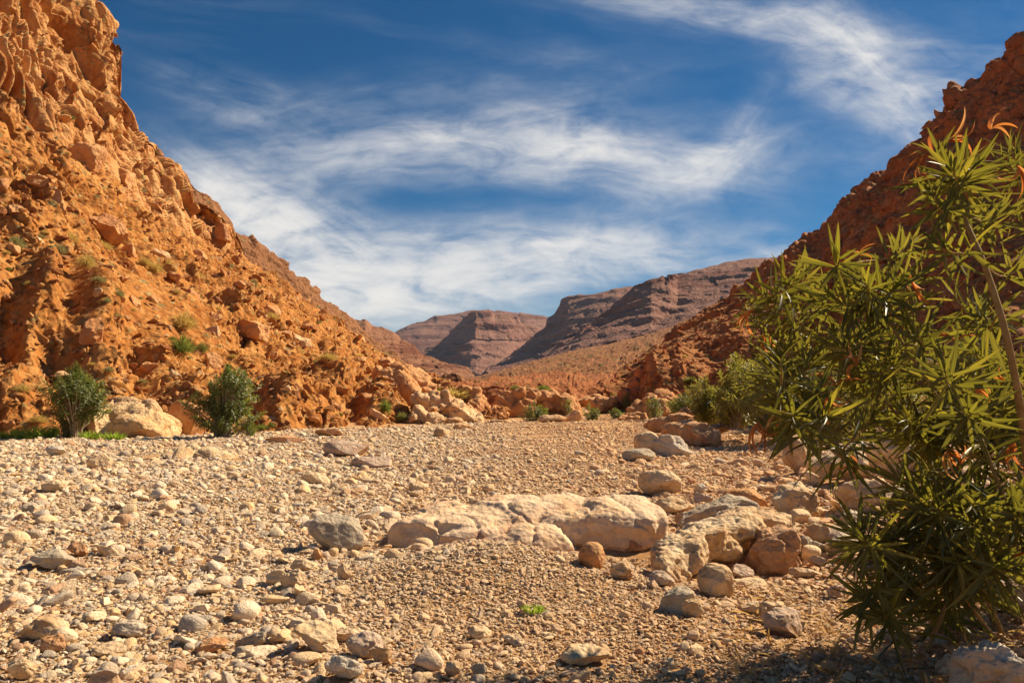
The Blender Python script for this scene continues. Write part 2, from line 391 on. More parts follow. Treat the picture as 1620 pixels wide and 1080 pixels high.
# ---- left hillside: earthy scree below, rock wall above
M_LEFT = mat_hill('orange_scree', [(.32, (.19, .058, .015)), (.44, (.33, .115, .027)), (.56, (.44, .18, .045)), (.70, (.54, .27, .085))], (.20, .068, .02), (.62, .33, .115),
                  scale=.22, bd=.22, bs=.9, cliffcol=[(.28, (.24, .085, .03)), (.42, (.42, .17, .058)), (.56, (.64, .36, .15)), (.75, (.50, .29, .14))],
                  spots=[(1.5, .80, (.22, .19, .08), .75), (2.6, .86, (.40, .33, .15), .6)])
def left_disp(P, N, V, X):
    px, py = project(P)
    cl = sst(V, .93, 1.08)*sst(-px, -480, -330)
    ta = 1-cl
    toe = sst(V, 0, .10)
    sc = P*np.array([1., 1., .55])
    # wall: upright slabs and clefts
    rot = np.stack([(X-300)*.040+P[:, 2]*.38, P[:, 2]*.22-(X-300)*.006, P[:, 2]*0+.3], -1)
    warp = np.stack([fbm(P*.12, 3, 41), fbm(P*.12, 3, 42), fbm(P*.12, 3, 43)], -1)
    f1, e1 = facets(rot/6.0+warp*.35, 1, .9, .6); f2, e2 = facets(rot/2.2+warp*.5, 2, .9, .6); f3, e3 = facets(rot/.8+warp, 3, .9, .5)
    f4, e4 = facets(rot/.38+warp, 4, .9, .5)
    wall = 1.9*f1+1.2*f2+.6*f3+.28*f4-.5*np.exp(-e2*9)-1.0*np.exp(-e1*10)-.2*np.exp(-e3*9)+.9*fbm(P/7., 4, 8)
    rk = np.stack([(X-300)*.040+P[:, 2]*.38, P[:, 2]*.05+.2*fbm(P*.2, 3, 48), P[:, 2]*0+.7], -1)
    wall = wall-1.0*np.exp(-np.abs(gnoise(rk/2.2*np.array([1, 1.6, 1]), 46))*16)-.45*np.exp(-np.abs(gnoise(rk/.9*np.array([1, 1.5, 1]), 47))*12)
    # scree: blocks poking through earth, gullies
    g1, k1 = facets(sc/3.4+warp*.3, 11, .9, .8); g2, k2 = facets(sc/1.3+warp*.5, 12, .9, .7); g3, k3 = facets(sc/.5, 13, .9, .6)
    rocky = sst(fbm(P/9., 3, 21), -.25, .15); rocky = np.maximum(rocky, sst(px, 240, 420)*.8); rocky = np.maximum(rocky, sst(V, .55, .9))
    rocky2 = rocky*(1-.75*sst(-px, -260, -60)*sst(py, 400, 470))
    lat = P[:, 0]*.55+P[:, 1]*.2-P[:, 2]*.35
    gull = fbm(np.stack([lat/2.6, P[:, 2]*.06, P[:, 1]*.05], -1), 4, 31, .5, True)
    low = 1-sst(V, .35, .8)
    scree = rocky2*(.8*g1+.6*g2)+.26*g3*(.3+.7*rocky)+.13*fbm(P/1.0, 5, 9, .6)+(gull-.6)*.8*low*(1-.5*rocky)+.9*fbm(P/5., 3, 10)
    feats = [(20,500,26,95,-15,-1.5),(90,560,26,90,22,-1.3),(60,470,40,60,10,1.2),(5,600,30,80,20,.9),(150,480,30,70,20,1.4),(105,450,18,60,4,-1.0),
             (165,560,30,70,30,1.0),(215,570,26,60,20,-1.0),(245,540,34,50,30,1.0),(320,640,50,26,0,.8),(480,640,60,34,0,1.3),(530,600,50,22,-25,.9),
             (340,505,70,20,-12,1.2),(600,650,40,26,-20,1.0),(410,470,60,16,-35,.8),(250,470,50,14,-30,.6),(440,650,30,36,0,.6),
             (690,640,60,24,-30,1.5),(730,655,40,18,-30,1.0),(560,645,14,40,10,-1.2),(655,650,12,30,10,-.8),(390,650,20,40,0,-.9)]
    cv = carve(px, py, feats)
    near = np.clip(P[:, 1]/45., .5, 1.0)
    d = cl*wall*1.1+ta*scree*toe*near+cv*toe*.7*ta
    thin = .35+.65*sst(-px, -800, -600)
    Q = P+N*(d*thin)[:, None]
    return Q, dict(cliff=np.clip(cl*(.55+.9*fbm(P/8., 4, 77))+.15*cl, 0, 1))
LH = hill('hillside', [
    [(-700,745,17),(-300,716,20),(0,697,24.5),(200,690,25.5),(400,684,28),(600,676,32),(700,670,36),(765,664,39),(800,663,41)],
    [(-700,-60,33),(-300,80,37),(0,160,42),(100,215,45),(200,300,52),(300,368,62),(377,402,75),(470,478,88),(566,542,100),(623,585,98),(680,608,88),(720,624,62),(765,640,45),(800,654,42)],
    [(-700,-1000,42),(-300,-560,48),(0,-250,55),(140,-20,60),(160,12,60),(166,30,61),(185,62,61),(200,72,61.5),(207,112,62),(214,160,63),(238,190,64),(255,215,66),(288,248,68),(296,275,69),(311,306,70),(338,323,74),(377,370,82),(397,410,86),(440,446,94),(486,479,102),(520,505,106),(566,536,112),(623,580,106),(680,603,95),(720,618,70),(745,632,55),(765,640,46),(800,656,43)],
  ], -620, 800, 1.45, 1.45, left_disp, M_LEFT, 'sunlit orange hillside with scree below a steep rock wall', toe_on_bed=True, attrs=1)

# ---- brown slope showing behind it
M_BROWN = mat_hill('brown_slope', [(.3, (.18, .075, .033)), (.6, (.28, .125, .055))], (.12, .045, .02), (.34, .18, .09), scale=.12, bd=.6,
                   spots=[(.5, .7, (.20, .16, .07), .7)])
def soft_disp(a, s, bnd=0., bh=5., seed=50):
    def f(P, N, V, X):
        g1, e1 = facets(P/s, seed, .9, .7); g2, e2 = facets(P/(s*.35), seed+1, .9, .7)
        lat = P[:, 0]*.8+P[:, 1]*.3
        gl = fbm(np.stack([lat/(s*3), P[:, 2]/(s*14), P[:, 1]/(s*14)], -1), 4, seed+2, .55, True)-.6
        d = a*(g1+.5*g2)+a*1.5*gl+a*.8*fbm(P/(s*.8), 4, seed+3)
        if bnd:
            zz = P[:, 2]/bh+.6*fbm(P/(bh*9), 3, seed+4); fr = zz-np.floor(zz)
            k = _r(_h(np.floor(zz).astype(np.int64), np.floor(zz).astype(np.int64)*0, np.floor(zz).astype(np.int64)*0+1, seed))*.5+.6
            st = (np.where(fr < .45, fr/.45, 1-(fr-.45)/.55)-.5)*k
            st = st*np.clip(.7+1.2*fbm(P/(bh*6), 3, seed+9), .1, 1.4)
            Q = P+N*d[:, None]; h = N.copy(); h[:, 2] = 0; h /= np.maximum(np.linalg.norm(h, axis=1, keepdims=True), .2)
            return Q+h*(bnd*st*(V > .02))[:, None], None
        return P+N*d[:, None], None
    return f
hill('hillside', [
    [(200,600,95),(400,600,110),(560,600,125),(690,612,130),(760,618,120)],
    [(200,200,150),(330,312,150),(350,331,150),(378,368,152),(400,380,154),(420,393,156),(470,437,165),(519,480,175),(553,507,190),(600,546,190),(650,577,180),(690,594,165),(740,606,140),(760,612,130)]],
    200, 760, 1.6, 1.6, soft_disp(1.1, 5.), M_BROWN, 'brown stony slope rising behind the sunlit orange hillside')

# ---- far mesas with level rock beds
M_MESA = mat_hill('mesa_beds', [(.3, (.19, .084, .060)), (.6, (.27, .135, .098))], (.12, .038, .026), (.33, .19, .14), scale=.012, bd=5., bs=.6, band=(.055, .06), fine=1.5)
M_MESA2 = mat_hill('mesa_beds_near', [(.3, (.20, .082, .045)), (.6, (.29, .135, .076))], (.13, .038, .02), (.36, .20, .11), scale=.03, bd=2., bs=.6, band=(.16, .05), fine=1.5)
hill('mesa', [
    [(540,604,420),(600,606,420),(650,606,430),(700,606,440),(760,604,470),(800,606,500)],
    [(540,560,480),(600,570,470),(650,592,460),(700,596,450),(760,597,480),(800,602,505)],
    [(540,510,560),(555,504,560),(578,504,556),(588,514,556),(610,522,552),(622,526,550),(632,538,545),(660,548,540),(668,560,530),(690,568,520),(735,580,500),(748,590,490),(765,596,485),(800,600,510)]],
    540, 800, 1., .9, soft_disp(1.3, 16., 5.5, 11., 61), M_MESA2, 'stepped brown ridge with level rock beds descending to the valley centre')
hill('mesa', [
    [(590,610,2200),(700,610,2200),(800,610,2200),(900,612,2200)],
    [(590,560,2600),(625,532,2700),(700,520,2700),(800,520,2700),(900,520,2700)],
    [(590,545,2900),(625,526,2900),(655,512,2900),(690,500,2900),(745,492,2900),(780,491,2900),(860,500,2900),(900,512,2900)]],
    590, 900, 1., .9, soft_disp(4.5, 90., 12., 36., 66), M_MESA, 'farthest pale mesa with a gently sloping top')
hill('butte', [
    [(640,580,1750),(700,596,1600),(760,604,1500),(820,604,1560),(900,604,1650)],
    [(640,566,2000),(690,560,1900),(715,552,1800),(745,545,1700),(800,540,1760),(850,548,1850),(900,560,1900)],
    [(640,560,2300),(690,548,2150),(712,528,2050),(738,500,1900),(752,491,1800),(775,490,1820),(782,497,1830),(805,499,1840),(822,503,1860),(826,511,1870),(848,515,1900),(856,525,1930),(875,545,1960),(900,560,1980)]],
    640, 900, .9, .8, soft_disp(4., 60., 15., 24., 71), M_MESA, 'flat topped butte closing the valley, dark on its left face')
hill('mesa', [
    [(770,590,1150),(820,585,1100),(900,575,1000),(980,560,900),(1100,520,860),(1300,470,860)],
    [(770,584,1500),(820,570,1450),(860,552,1360),(900,535,1250),(980,510,1150),(1100,480,1100),(1300,450,1100)],
    [(770,584,1700),(805,562,1680),(830,545,1650),(848,528,1620),(862,518,1600),(868,505,1580),(882,490,1560),(888,474,1540),(900,470,1480),(940,465,1420),(975,458,1400),(1020,452,1400),(1300,440,1400)]],
    770, 1300, 1., .9, soft_disp(3.2, 50., 10., 19., 76), M_MESA, 'long flat mesa with a dark shaded nose above the valley slope')
hill('mesa', [
    [(860,575,760),(920,556,740),(980,540,720),(1060,518,700),(1150,492,700),(1300,450,700)],
    [(860,560,900),(920,528,860),(960,520,800),(1030,512,760),(1060,500,800),(1150,470,800),(1300,440,800)],
    [(860,556,1040),(905,530,1020),(930,512,1000),(955,494,980),(985,468,930),(1005,454,900),(1032,442,880),(1060,433,880),(1072,433,960),(1090,430,960),(1130,420,980),(1165,413,990),(1205,408,1000),(1300,400,1000)]],
    860, 1300, 1., .9, soft_disp(2.5, 40., 8., 13., 81), M_MESA, 'nearer right mesa with ledges of dark red rock beds')
# ---- middle slopes on the right
M_MID = mat_hill('tan_slope', [(.3, (.20, .075, .030)), (.6, (.31, .130, .054))], (.16, .06, .025), (.42, .22, .105), scale=.06, bd=.8, bs=.7,
                 spots=[(.30, .62, (.19, .17, .06), .85), (.55, .85, (.24, .19, .08), .6)], fine=1.6)
MS = hill('hillside', [
    [(690,640,95),(760,645,95),(860,645,95),(960,640,90),(1060,630,95),(1180,610,110),(1400,560,130)],
    [(690,612,190),(760,606,200),(860,580,210),(960,560,210),(1060,535,220),(1180,495,230),(1400,420,240)],
    [(690,606,420),(730,602,430),(770,592,440),(800,583,450),(840,572,460),(900,556,480),(960,545,480),(1020,531,480),(1100,503,480),(1180,470,480),(1400,380,480)]],
    690, 1400, 1.2, 1.1, soft_disp(.7, 6., .7, 6., 86), M_MID, 'long tan slope dotted with shrubs below the mesas')
M_BLUFF = mat_hill('red_bluff', [(.3, (.24, .075, .03)), (.6, (.38, .135, .05))], (.15, .045, .02), (.46, .2, .08), scale=.2, bd=.4, bs=.8,
                   spots=[(.8, .80, (.22, .19, .07), .8)])
BL = hill('bluff', [
    [(670,670,62),(740,668,60),(800,665,58),(900,662,58),(980,660,60),(1060,655,64)],
    [(670,640,66),(700,618,66),(740,612,65),(800,606,64),(860,603,64),(900,604,66),(930,606,70),(980,604,72),(1060,600,74)],
    [(670,630,84),(700,609,90),(740,606,92),(800,599,92),(850,592,92),(900,590,94),(930,594,100),(980,590,100),(1060,585,100)]],
    670, 1060, 1., .9, soft_disp(.4, 3., .5, 2.5, 91), M_BLUFF, 'low dark red bluff crossing the valley behind the riverbed')

# ---- right hillside, seen against the light
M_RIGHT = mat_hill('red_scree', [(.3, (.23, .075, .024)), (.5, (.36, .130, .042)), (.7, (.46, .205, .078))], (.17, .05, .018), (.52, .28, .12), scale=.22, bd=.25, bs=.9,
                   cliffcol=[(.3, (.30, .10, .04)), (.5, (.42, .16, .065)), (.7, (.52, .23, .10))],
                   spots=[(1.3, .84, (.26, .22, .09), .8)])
def right_disp(P, N, V, X):
    px, py = project(P)
    warp = np.stack([fbm(P*.12, 3, 141), fbm(P*.12, 3, 142), fbm(P*.12, 3, 143)], -1)
    sc = P*np.array([.8, .8, 1.1])
    cl = sst(V, 1.0, 1.15)*sst(px, 1380, 1500)*.8
    f1, e1 = facets(sc/5.+warp*.4, 101, .9, .7); f2, e2 = facets(sc/1.8+warp*.6, 102, .9, .7); f3, e3 = facets(sc/.7+warp, 103, .9, .6)
    cr = sst(V, 1.55, 1.9)
    rocky = np.maximum(sst(fbm(P/8., 3, 121), -.1, .25), cr)
    toe = sst(V, 0, .12)
    lat = P[:, 1]*.7-P[:, 2]*.2
    gull = fbm(np.stack([lat/5., P[:, 2]*.05, P[:, 0]*.05], -1), 3, 131, .5, True)-.6
    d = (1.0*f1+.5*f2+.2*f3)*(.25+.75*rocky)*(1-cl)+cl*(1.1*f1+.8*f2+.4*f3)+.35*fbm(P/1.5, 5, 109, .6)+1.6*gull*(1-cr)+.6*fbm(P/6., 3, 110)
    d -= .5*np.exp(-e1*9)*rocky
    feats = [(1070,600,50,34,25,2.0),(1040,615,30,24,0,1.2),(1150,560,60,16,30,1.0),(1110,560,50,14,38,-.8)]
    d = d+carve(px, py, feats)
    return P+N*(d*toe*(.4+.6*sst(px, 960, 1150))*np.clip(P[:, 1]/40., .4, 1))[:, None], dict(cliff=cl)
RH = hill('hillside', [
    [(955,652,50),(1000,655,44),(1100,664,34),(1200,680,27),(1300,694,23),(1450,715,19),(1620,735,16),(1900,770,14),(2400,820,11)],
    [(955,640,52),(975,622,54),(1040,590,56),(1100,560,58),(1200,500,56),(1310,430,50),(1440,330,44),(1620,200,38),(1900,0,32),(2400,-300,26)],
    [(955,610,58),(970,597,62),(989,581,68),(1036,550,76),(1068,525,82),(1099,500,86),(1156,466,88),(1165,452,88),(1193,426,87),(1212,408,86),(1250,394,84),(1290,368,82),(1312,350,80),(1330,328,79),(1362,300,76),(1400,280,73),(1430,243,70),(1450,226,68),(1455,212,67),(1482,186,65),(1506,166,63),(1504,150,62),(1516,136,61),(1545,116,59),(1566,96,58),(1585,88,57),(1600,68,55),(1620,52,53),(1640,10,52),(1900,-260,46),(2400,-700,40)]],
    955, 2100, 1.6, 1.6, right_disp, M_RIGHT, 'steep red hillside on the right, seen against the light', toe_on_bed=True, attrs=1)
# pale road on the slope
def road():
    a = [(934,603,80),(945,602,80),(958,601,82),(968,600,85)]
    v = []
    for k in range(len(a)):
        p = Pt(*a[k]); v += [p, p+np.array([.3, 4., .1])]
    v = np.array(v); v[:, 2] += .25
    f = np.array([[2*i, 2*i+2, 2*i+3, 2*i+1] for i in range(len(a)-1)])
    m, t, b, o = mat_new('pale_road_dust'); pos = t.node('ShaderNodeNewGeometry').outputs['Position']
    t.put(b.inputs['Base Color'], t.ramp(t.noise(pos, 1.5, 4), [(.3, (.42, .33, .26)), (.7, (.52, .43, .34))]))
    tag(link('road', mesh_np('road', v, f), None, m), 'short stretch of pale road on the far slope', 'road', kind='structure')
road()

# ------------------------------------------------------------------ rocks
_ICO = {}
def ico(sub):
    if sub not in _ICO:
        bm = bmesh.new(); bmesh.ops.create_icosphere(bm, subdivisions=sub, radius=1)
        v = np.array([x.co[:] for x in bm.verts]); f = np.array([[x.index for x in q.verts] for q in bm.faces]); bm.free()
        _ICO[sub] = (v/np.linalg.norm(v, axis=1, keepdims=True), f)
    return _ICO[sub]
def rock_arrays(seed, sub=4, scale=(1, 1, 1), cuts=9, dmin=.55, dmax=.9, soft=.9, rough=.07, fr=1.6, facet=0., fs=.5, groove=0., box=0):
    """stone: a ball planed by random flats, with worn or broken surface"""
    v, f = ico(sub); v = v.copy(); rg = np.random.RandomState(seed)
    if box: v = v/((np.abs(v)**box).sum(1)**(1/box))[:, None]*.93
    v *= 1+.10*gnoise(v*1.1+seed*3.1, seed)[:, None]
    for _ in range(cuts):
        n = rg.normal(size=3); n /= np.linalg.norm(n); c = rg.uniform(dmin, dmax)
        d = v@n; over = np.maximum(d-c, 0); v -= n*(over*soft)[:, None]
    nn = v/np.linalg.norm(v, axis=1, keepdims=True)
    d = rough*fbm(v*fr+seed, 5, seed, .55)
    sc = np.array(scale, float); vs = v*sc
    if facet:
        a, e = facets(vs/fs+seed, seed+3, .9, .7); a2, e2 = facets(vs/(fs*.4)+seed, seed+4, .9, .6)
        d = d+facet*(a+.4*a2)-groove*np.exp(-e*10)
    vs = vs+nn*d[:, None]*min(scale)**.5 if facet == 0 else vs+nn*d[:, None]
    return vs, f
def fused(name, lobes, voxel, post=None):
    """several lobes melted into one rock by a voxel remesh, then weathered by post(v, n)"""
    vv = []; ff = []; off = 0
    for lb in lobes:
        v, f = rock_arrays(lb['seed'], 4, lb['s'], lb.get('cuts', 8), lb.get('dmin', .55), .98 if lb.get('box') else .9, .9, .05, box=lb.get('box', 0))
        R_ = np.array(Euler([math.radians(a) for a in lb.get('r', (0, 0, 0))]).to_matrix()); v = v@R_.T+np.array(lb['c'])
        vv.append(v); ff.append(f+off); off += len(v)
    me = mesh_np(name, np.concatenate(vv), np.concatenate(ff))
    o = bpy.data.objects.new(name, me); COL.objects.link(o)
    md = o.modifiers.new('r', 'REMESH'); md.mode = 'VOXEL'; md.voxel_size = voxel
    dg = bpy.context.evaluated_depsgraph_get(); me2 = bpy.data.meshes.new_from_object(o.evaluated_get(dg))
    bpy.data.objects.remove(o); bpy.data.meshes.remove(me)
    n = len(me2.vertices); v = np.empty(n*3, np.float32); me2.vertices.foreach_get('co', v); v = v.reshape(-1, 3)
    nr = np.empty(n*3, np.float32); me2.vertex_normals.foreach_get('vector', nr); nr = nr.reshape(-1, 3)
    if post is not None:
        v = v+nr*post(v, nr)[:, None]; me2.vertices.foreach_set('co', np.ascontiguousarray(v, np.float32).ravel()); me2.update()
    me2.name = name
    return me2

# river stones: many colours; slope stones: orange
def mat_cobble():
    m, t, b, o = mat_new('river_stone')
    oi = t.node('ShaderNodeObjectInfo'); rnd = oi.outputs['Random']; loc = oi.outputs['Location']
    vec = t.vm('ADD', t.node('ShaderNodeTexCoord').outputs['Object'], t.xyz(t.m('MULTIPLY', rnd, 91.), t.m('MULTIPLY', rnd, 17.), 0))
    grey = t.ramp(rnd, [(0, (.60, .53, .44)), (.12, (.44, .385, .32)), (.24, (.66, .56, .42)), (.38, (.52, .40, .27)), (.5, (.70, .62, .50)), (.62, (.42, .27, .18)),
                        (.72, (.60, .46, .31)), (.82, (.38, .34, .30)), (.9, (.64, .44, .24)), (1, (.72, .66, .57))], 'CONSTANT')
    warm = t.ramp(rnd, [(0, (.60, .36, .18)), (.2, (.52, .29, .13)), (.35, (.68, .48, .29)), (.5, (.46, .23, .11)), (.65, (.62, .40, .20)), (.8, (.50, .38, .28)), (.9, (.70, .56, .39)), (1, (.42, .19, .09))], 'CONSTANT')
    x, y, z = t.sep(loc)
    k = t.m('ADD', t.m('MULTIPLY', t.m('SUBTRACT', x, t.m('MULTIPLY', y, -.02)), .30), t.m('MULTIPLY', t.m('SUBTRACT', t.noise(loc, .35, 2), .5), 2.2))
    k = t.rng(k, -.75, .75, .12, .85)
    c = t.mix(k, grey, warm); c = t.mix(1.0, c, (1.36, 1.27, 1.13), 'MULTIPLY')
    c = t.mix(t.rng(t.noise(vec, 1.8, 5, .65, .8), .42, .68, 0, .45), c, t.mix(.55, c, (.36, .20, .10)))
    c = t.mix(t.rng(t.noise(vec, 7, 4, .7), .5, .7, 0, .35), c, t.mix(.5, c, (.8, .7, .55)))
    t.put(b.inputs['Base Color'], c); b.inputs['Roughness'].default_value = .78; b.inputs['Specular IOR Level'].default_value = .25
    h = t.m('ADD', t.noise(vec, 5, 8, .68), t.m('MULTIPLY', t.vor(vec, 6), .25))
    t.put(b.inputs['Normal'], t.bump(h, .55, .10))
    return m
M_COB = mat_cobble()
def mat_rubble(name, cols, d=.35):
    m, t, b, o = mat_new(name)
    oi = t.node('ShaderNodeObjectInfo'); rnd = oi.outputs['Random']
    vec = t.vm('ADD', t.node('ShaderNodeTexCoord').outputs['Object'], t.xyz(t.m('MULTIPLY', rnd, 91.), 0, 0))
    c = t.ramp(rnd, cols); c = t.mix(t.rng(t.noise(vec, 1.5, 6, .65, .8), .4, .7, 0, .6), c, t.mix(.6, c, (.30, .10, .035)))
    c = t.mix(t.rng(t.noise(vec, 5, 5, .7), .5, .72, 0, .4), c, t.mix(.5, c, (.75, .48, .27)))
    t.put(b.inputs['Base Color'], c); b.inputs['Roughness'].default_value = .92; b.inputs['Specular IOR Level'].default_value = .12
    h = t.m('ADD', t.noise(vec, 3.5, 9, .7), t.m('MULTIPLY', t.vor(vec, 5), .4))
    t.put(b.inputs['Normal'], t.bump(h, .8, .18))
    return m
M_RUB = mat_rubble('orange_rubble', [(0, (.38, .14, .04)), (.3, (.54, .24, .075)), (.6, (.66, .35, .14)), (.8, (.34, .11, .035)), (1, (.74, .47, .24))])
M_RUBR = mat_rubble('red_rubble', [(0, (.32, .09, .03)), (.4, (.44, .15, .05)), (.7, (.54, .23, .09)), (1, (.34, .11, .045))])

PROTO_C = []; PROTO_R = []; PROTO_RR = []
for i in range(14):
    rg = random.Random(100+i)
    flat = rg.choice([.35, .5, .6, .75, .45, .65]); ln = rg.uniform(.7, 1.0)
    ang = 1 if i % 7 < 5 else 0
    v, f = rock_arrays(200+i, 4 if i < 6 else 3, (1, ln, flat), cuts=15 if ang else 8, dmin=.36 if ang else .6, dmax=.8, soft=1.0 if ang else .8, rough=.06)
    v[:, 2] += flat*.25
    me = mesh_np('cobble', v, f); me.materials.append(M_COB); me.polygons.foreach_set('use_smooth', np.ones(len(f), bool)); PROTO_C.append((me, flat, ang))
for i in range(12):
    rg = random.Random(300+i); flat = rg.choice([.4, .55, .7, .9])
    v, f = rock_arrays(400+i, 3 if i < 8 else 4, (1, rg.uniform(.6, .95), flat), cuts=16, dmin=.35, dmax=.75, soft=1.0, rough=.06, fr=2)
    v[:, 2] += flat*.2
    for lst, mt in ((PROTO_R, M_RUB), (PROTO_RR, M_RUBR)):
        me = mesh_np('slope_rock', v, f); me.materials.append(mt); me.polygons.foreach_set('use_smooth', np.ones(len(f), bool)); lst.append((me, flat, 1))

def shape_set(name, protos):
    """a sub-collection of the first placed stones of a kind: the gravel and rubble below reuse their shapes"""
    c = bpy.data.collections.new(name); COL.children.link(c)
    return c
C_COB = shape_set('cobble_shapes', PROTO_C); C_RUB = shape_set('slope_rock_shapes', PROTO_R); C_RUBR = shape_set('red_rock_shapes', PROTO_RR)

def scatter(name, pos, rot, scl, idx, coll, label, cat):
    me = bpy.data.meshes.new(name); n = len(pos); me.vertices.add(n)
    me.vertices.foreach_set('co', np.ascontiguousarray(pos, np.float32).ravel())
    for nm, val in (('rot', rot), ('scl', scl)):
        a = me.attributes.new(nm, 'FLOAT_VECTOR', 'POINT'); a.data.foreach_set('vector', np.ascontiguousarray(val, np.float32).ravel())
    a = me.attributes.new('idx', 'INT', 'POINT'); a.data.foreach_set('value', np.ascontiguousarray(idx, np.int32))
    o = bpy.data.objects.new(name, me); COL.objects.link(o)
    ng = bpy.data.node_groups.new(name, 'GeometryNodeTree')
    ng.interface.new_socket('Geometry', in_out='INPUT', socket_type='NodeSocketGeometry'); ng.interface.new_socket('Geometry', in_out='OUTPUT', socket_type='NodeSocketGeometry')
    N_ = ng.nodes; L_ = ng.links
    gi = N_.new('NodeGroupInput'); go = N_.new('NodeGroupOutput'); ip = N_.new('GeometryNodeInstanceOnPoints'); ci = N_.new('GeometryNodeCollectionInfo')
    ci.inputs['Collection'].default_value = coll; ci.inputs['Separate Children'].default_value = True; ci.inputs['Reset Children'].default_value = True
    def na(nm, ty):
        q = N_.new('GeometryNodeInputNamedAttribute'); q.data_type = ty; q.inputs['Name'].default_value = nm
        return q.outputs['Attribute']
    er = N_.new('FunctionNodeEulerToRotation')
    L_.new(gi.outputs[0], ip.inputs['Points']); L_.new(ci.outputs[0], ip.inputs['Instance']); ip.inputs['Pick Instance'].default_value = True
    L_.new(na('idx', 'INT'), ip.inputs['Instance Index']); L_.new(na('rot', 'FLOAT_VECTOR'), er.inputs[0]); L_.new(er.outputs[0], ip.inputs['Rotation'])
    L_.new(na('scl', 'FLOAT_VECTOR'), ip.inputs['Scale']); L_.new(ip.outputs[0], go.inputs[0])
    md = o.modifiers.new('scatter', 'NODES'); md.node_group = ng
    return tag(o, label, cat, kind='stuff')

# ---- hero stones: footprints that small gravel keeps off
HERO = []      # (x, y, rx, ry)
def clear_of(x, y, r, k=1.0):
    ok = np.ones(len(x), bool)
    for hx, hy, a, b in HERO: ok &= ((x-hx)/(a*k+r*.5))**2+((y-hy)/(b*k+r*.5))**2 > 1
    return ok

ANCH = dict(bed=[], slope=[])
def phrase(lb):
    w_ = lb.split(); k = len(w_)
    for i_, q in enumerate(w_):
        if i_ >= 2 and q in ('on','in','behind','between','lying','standing','beside','left','right','under','below','above','with','of','at','from','near','seen','far','out','that','where','squeezed','wedged','resting','leaning','sloping','rising','half','right','growing','the','across','cut','propped','touching','by','far','fallen','sitting','high','low','alone','leaving','ramping','crossing'): k = i_; break
    return ' '.join(w_[:min(k, 6)])
def anchored(kind_words, P_, sizes, where_key, front=('behind', 'in front of')):
    """a label for every small stone: what it is and which named thing it lies by; equals are told apart by size"""
    px, py = project(P_); A_ = ANCH[where_key]; ax = np.array([a[0] for a in A_]); ay = np.array([a[1] for a in A_]); base = []
    for i_ in range(len(px)):
        d_ = np.hypot((ax-px[i_]), (ay-py[i_])*1.6); k = int(np.argmin(d_)); dx, dy = px[i_]-ax[k], py[i_]-ay[k]
        r_ = ('left of' if dx < 0 else 'right of') if abs(dx) > abs(dy)*1.3 else (front[0] if dy < 0 else front[1])
        base.append(f'{kind_words[i_]} {"close " if d_[k] < 38 and r_ != "behind" and r_ != "in front of" else ""}{r_} the {A_[k][2]}')
    out = list(base)
    from collections import defaultdict
    g = defaultdict(list)
    for i_, b_ in enumerate(base): g[b_].append(i_)
    for b_, L_ in g.items():
        if len(L_) == 1: continue
        L_.sort(key=lambda q: -sizes[q]); nm = ['largest', 'second largest', 'third largest', 'fourth largest', 'fifth largest', 'sixth largest', 'seventh largest', 'eighth largest', 'ninth largest', 'tenth largest', 'eleventh largest', 'twelfth largest']
        for r_, q in enumerate(L_):
            if r_ < 12: out[q] = (nm[r_] if not (r_ == len(L_)-1) else 'smallest')+' '+b_
            else: out[q] = ('smallest ' if r_ == len(L_)-1 else 'lesser ')+b_
    return [' '.join(o_.split()[:16]) for o_ in out]
MR = {}
def hero_mat(key):
    if key in MR: return MR[key]
    P_ = {
     'tan': ([(.25, (.44, .25, .11)), (.45, (.60, .38, .19)), (.65, (.72, .54, .34)), (.85, (.55, .36, .19))], ((.44, .23, .10), .6)),
     'pale': ([(.25, (.48, .29, .15)), (.45, (.62, .41, .23)), (.65, (.73, .53, .33)), (.85, (.58, .39, .23))], ((.50, .28, .12), .55)),
     'grey': ([(.25, (.31, .235, .165)), (.45, (.43, .335, .235)), (.65, (.53, .425, .30)), (.85, (.41, .32, .23))], ((.50, .38, .25), .5)),
     'orange': ([(.25, (.46, .18, .06)), (.45, (.60, .27, .09)), (.65, (.68, .38, .17)), (.85, (.52, .24, .09))], ((.38, .13, .05), .5)),
     'rust': ([(.25, (.40, .17, .07)), (.45, (.54, .26, .11)), (.65, (.62, .36, .19)), (.85, (.45, .22, .11))], ((.34, .15, .08), .6)),
     'bluegrey': ([(.25, (.43, .34, .25)), (.45, (.56, .46, .35)), (.65, (.67, .56, .43)), (.85, (.50, .41, .32))], ((.52, .36, .22), .5)),
     'slab': ([(.2, (.50, .26, .12)), (.38, (.66, .40, .21)), (.52, (.76, .53, .33)), (.66, (.66, .47, .32)), (.85, (.54, .30, .16))], ((.50, .21, .10), .5)),
     'pinkgrey': ([(.25, (.38, .24, .16)), (.45, (.50, .34, .24)), (.65, (.60, .45, .33)), (.85, (.44, .30, .21))], ((.40, .21, .12), .5)),
    }[key]
    MR[key] = mat_rock('stone_'+key, P_[0], scale=1.9 if key == 'slab' else 2.4, bumpd=.035 if key == 'slab' else .045, bs=.9, patch=P_[1])
    return MR[key]

